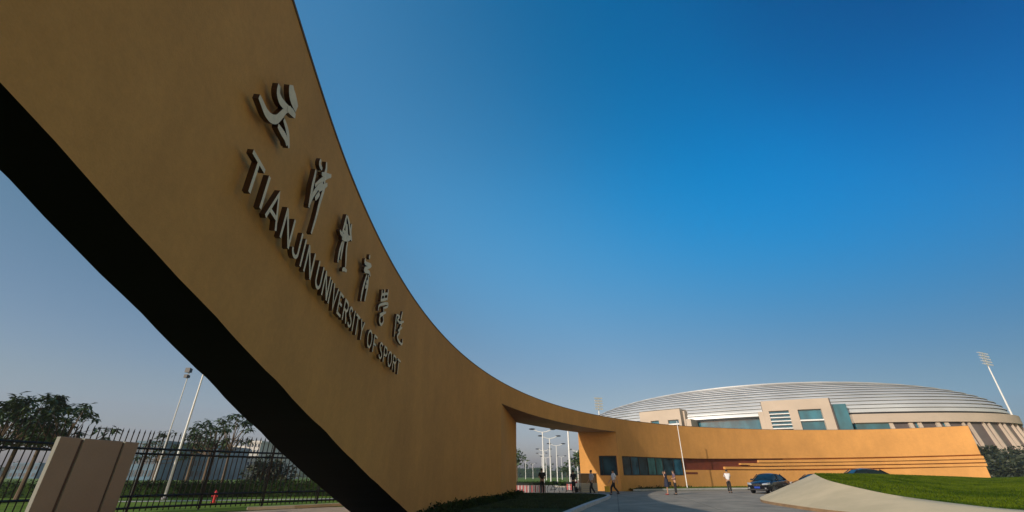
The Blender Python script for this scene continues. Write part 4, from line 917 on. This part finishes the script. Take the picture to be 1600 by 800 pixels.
def person(p, rz, label, h=1.72, shirt='s_white', legs='s_dk', step=0, arms='down', woman=False, dress=False, shoe='shoe', cap=False, hairlen=0):
    """faces +x; left is +y"""
    o = empty('person', p, rz, label=label, cat='person'); k_ = h / 1.72; V = lambda x, y, z: Vector((x, y, z)) * k_
    sw = .19 if not woman else .165; hw = .09
    pel, wa, ch_, nk, hd0, hd1 = V(0, 0, .92), V(.0, 0, 1.08), V(.01, 0, 1.30), V(.0, 0, 1.47), V(.015, 0, 1.55), V(.02, 0, 1.64)
    verts = [pel, wa, ch_, nk, hd0, hd1]; rad = [.13, .125 if not woman else .10, .145 if not woman else .12, .055, .065, .085]; ed = [(0, 1), (1, 2), (2, 3), (3, 4), (4, 5)]
    J = {}
    for s_, nm in ((1, 'l'), (-1, 'r')):
        hip = V(0, s_ * hw, .88); f_ = step * s_
        kn = V(.12 * abs(f_) + .16 * f_, s_ * hw, .49); an = V(.30 * f_ - (.05 if f_ < 0 else 0), s_ * hw, .09 + (.05 if f_ < 0 else 0)); toe = an + V(.14, 0, -.055)
        i0 = len(verts); verts += [hip, kn, an, toe]; rad += [.088, .058, .042, .035]; ed += [(0, i0), (i0, i0 + 1), (i0 + 1, i0 + 2), (i0 + 2, i0 + 3)]; J[nm] = (hip, kn, an, toe)
        shd = V(0, s_ * sw, 1.41)
        if arms == 'down': el_, wr = V(-.03 - .10 * f_, s_ * (sw + .05), 1.13), V(.05 - .24 * f_, s_ * (sw + .05), .88)
        elif arms == 'back': el_, wr = V(-.12, s_ * (sw + .05), 1.15), V(-.17, s_ * .04, .98)
        elif arms == 'front': el_, wr = V(-.02, s_ * (sw + .06), 1.15), V(.20, s_ * .06, 1.12)
        elif arms == 'up_l' and s_ == 1: el_, wr = V(.10, s_ * (sw + .05), 1.22), V(.15, s_ * (sw - .06), 1.48)
        elif arms == 'hips': el_, wr = V(-.05, s_ * (sw + .14), 1.16), V(.04, s_ * (sw - .02), 1.02)
        else: el_, wr = V(-.02, s_ * (sw + .04), 1.13), V(.06, s_ * (sw + .04), .89)
        hdv = (wr - el_).normalized(); hand = wr + hdv * .075 * k_
        i1 = len(verts); verts += [shd, el_, wr, hand]; rad += [.055, .042, .028, .034]; ed += [(2, i1), (i1, i1 + 1), (i1 + 1, i1 + 2), (i1 + 2, i1 + 3)]; J['a' + nm] = (shd, el_, wr, hand)
    body = skin_mesh('body', verts, ed, [r_ * k_ for r_ in rad], M['skin'], o)
    # fingers, thumb, nose and ears are merged into the body mesh
    fb = MB()
    for nm in ('al', 'ar'):
        shd, el_, wr, hand = J[nm]; d = (hand - wr).normalized(); sd_ = d.cross(Vector((1, 0, 0.3))).normalized(); side = d.cross(sd_).normalized()
        for i_, (off, ln) in enumerate(((-.026, .062), (-.009, .075), (.009, .070), (.026, .055))):
            b0 = hand + d * .01 + side * off; fb.tube([b0, b0 + d * ln * .5 + sd_ * .006, b0 + d * ln * .85 + sd_ * .022], [.0095, .0085, .006], 5)
        b0 = wr + d * .03 + side * -.03; fb.tube([b0, b0 + d * .03 - side * .028, b0 + d * .062 - side * .032], [.011, .010, .007], 5)
    hc = V(.025, 0, 1.625)
    fb.ell(hc + V(.092, 0, -.02), (.018, .014, .024), 8, 6); fb.ell(hc + V(0, .083, -.01), (.02, .012, .032), 8, 6); fb.ell(hc + V(0, -.083, -.01), (.02, .012, .032), 8, 6); fb.ell(hc + V(.05, 0, -.085), (.035, .035, .03), 8, 6)
    bm = bmesh.new(); bm.from_mesh(body.data); t_ = bpy.data.meshes.new('t'); t_.from_pydata(fb.v, [], fb.f); bm.from_mesh(t_); bm.to_mesh(body.data); bm.free()
    body.data.polygons.foreach_set('use_smooth', [True] * len(body.data.polygons))
    eb = MB()
    for s_ in (-1, 1): eb.ell(hc + V(.081, s_ * .03, .008), (.008, .012, .008), 8, 6)
    eb.box((hc + V(.086, 0, 0)).x, (hc + V(.092, 0, 0)).x, -.022, .022, (hc.z - .058), (hc.z - .050)); eb.build('face_features', M['hair'], body)
    hb = MB(); hb.ell(hc + V(-.018, 0, .032), (.098, .092, .092), 14, 10)
    if hairlen: hb.ell(hc + V(-.06, 0, -.06), (.06, .085, .12 + hairlen), 12, 8)
    hb.build('hair', M['hair'], o, smooth=True)
    if cap: cb = MB(); cb.ell(hc + V(-.005, 0, .055), (.115, .105, .07), 14, 8); cb.tube([hc + V(.06, 0, .04), hc + V(.14, 0, .03)], [.07, .05], 8); cb.build('cap', M['s_black'], o, smooth=True)
    # clothes
    vs_, rd, eg = [V(0, 0, .93), wa, ch_, V(0, 0, 1.42)], [.15, .148 if not woman else .112, .17 if not woman else .137, .095], [(0, 1), (1, 2), (2, 3)]
    for nm in ('al', 'ar'):
        shd, el_, wr, hand = J[nm]; i1 = len(vs_); vs_ += [shd, shd.lerp(el_, .8)]; rd += [.080, .066]; eg += [(2, i1), (i1, i1 + 1)]
    skin_mesh('top', vs_, eg, [r_ * k_ for r_ in rd], M[shirt], o)
    if dress:
        db = MB(); db.loft([[Vector((r_ * 1.0 * math.cos(a), r_ * 1.15 * math.sin(a), z)) * k_ for a in np.linspace(0, 2 * math.pi, 17)[:-1]] for z, r_ in ((.56, .20), (.75, .185), (.95, .155), (1.1, .13))]); db.build('skirt', M[shirt], o, smooth=True)
    else:
        vs_, rd, eg = [V(0, 0, .95), V(0, 0, .88)], [.135, .12], [(0, 1)]
        for nm in 'lr':
            hip, kn, an, toe = J[nm]; i1 = len(vs_); vs_ += [hip, kn, an + V(0, 0, .0)]; rd += [.102, .078, .066]; eg += [(1, i1), (i1, i1 + 1), (i1 + 1, i1 + 2)]
        skin_mesh('trousers', vs_, eg, [r_ * k_ for r_ in rd], M[legs], o)
    for nm in 'lr':
        hip, kn, an, toe = J[nm]; c_ = an.lerp(toe, .45); fb = MB(); fb.ell((c_.x, c_.y, max(.045, c_.z - .02)), (.145 * k_, .05, .045), 12, 8); fb.build('shoe', M[shoe], o, smooth=True)
    return o
def P0(u, v): q = at_z(u, v, 0); return (q.x, q.y, 0)
person(P0(847.5, 772.8), R(95), 'man in black cap and uniform standing with hands behind his back by the bicycle', shirt='s_black', arms='back', cap=True, h=1.78)
person(P0(897, 770.5), R(70), 'person in black standing beside the parked scooter', shirt='s_black', h=1.68)
person(P0(926, 773.2), R(200), 'man in pale grey shirt walking in front of the gate enclosure', shirt='s_light', step=.75, h=1.66)
person(P0(961, 773.0), R(190), 'man in white shirt and dark trousers striding before the gatehouse corner', shirt='s_white', step=1.05, h=1.70)
w1 = person(P0(1044, 773.2), R(165), 'woman in navy dress raising one hand to her face before the window', shirt='s_navy', arms='up_l', woman=True, dress=True, shoe='shoe_red', hairlen=.06, h=1.66)
q = P0(1048.5, 772.5); o = empty('handbag', (q[0], q[1], .62), R(10), label='dark handbag carried by the woman in the navy dress', cat='handbag'); b = MB(); b.box(-.13, .13, -.05, .05, 0, .24); b.build('bag_body', M['s_black'], o, bevel=.02); b = MB(); b.tube([(-.1, 0, .24), (-.07, 0, .40), (.07, 0, .40), (.1, 0, .24)], .01, 5); b.build('strap', M['s_black'], o)
person(P0(1057, 773), R(175), 'woman in patterned purple grey top and dark trousers beside the navy dress', shirt='s_plaid', woman=True, arms='front', hairlen=.03, h=1.68)
person(P0(1141.5, 770.5), R(-95), 'man in white shirt and black trousers standing alone facing the camera', shirt='s_white', arms='back', h=1.73)

# ------------------------------------------------------------------ haze
HAZE = .00045
if HAZE:
    hz_ = MB(); hz_.box(-520, 620, -60, 450, -1.1, 44); o = hz_.build('haze', bpy.data.materials.new('haze_air')); tag(o, 'thin pale haze over the whole site', 'haze', kind='stuff')
    m = o.data.materials[0]; m.use_nodes = True; t = m.node_tree; t.nodes.clear(); out = t.nodes.new('ShaderNodeOutputMaterial'); v = t.nodes.new('ShaderNodeVolumePrincipled')
    v.inputs['Color'].default_value = (.72, .82, .95, 1); v.inputs['Density'].default_value = HAZE; v.inputs['Anisotropy'].default_value = .1
    t.links.new(v.outputs[0], out.inputs['Volume'])
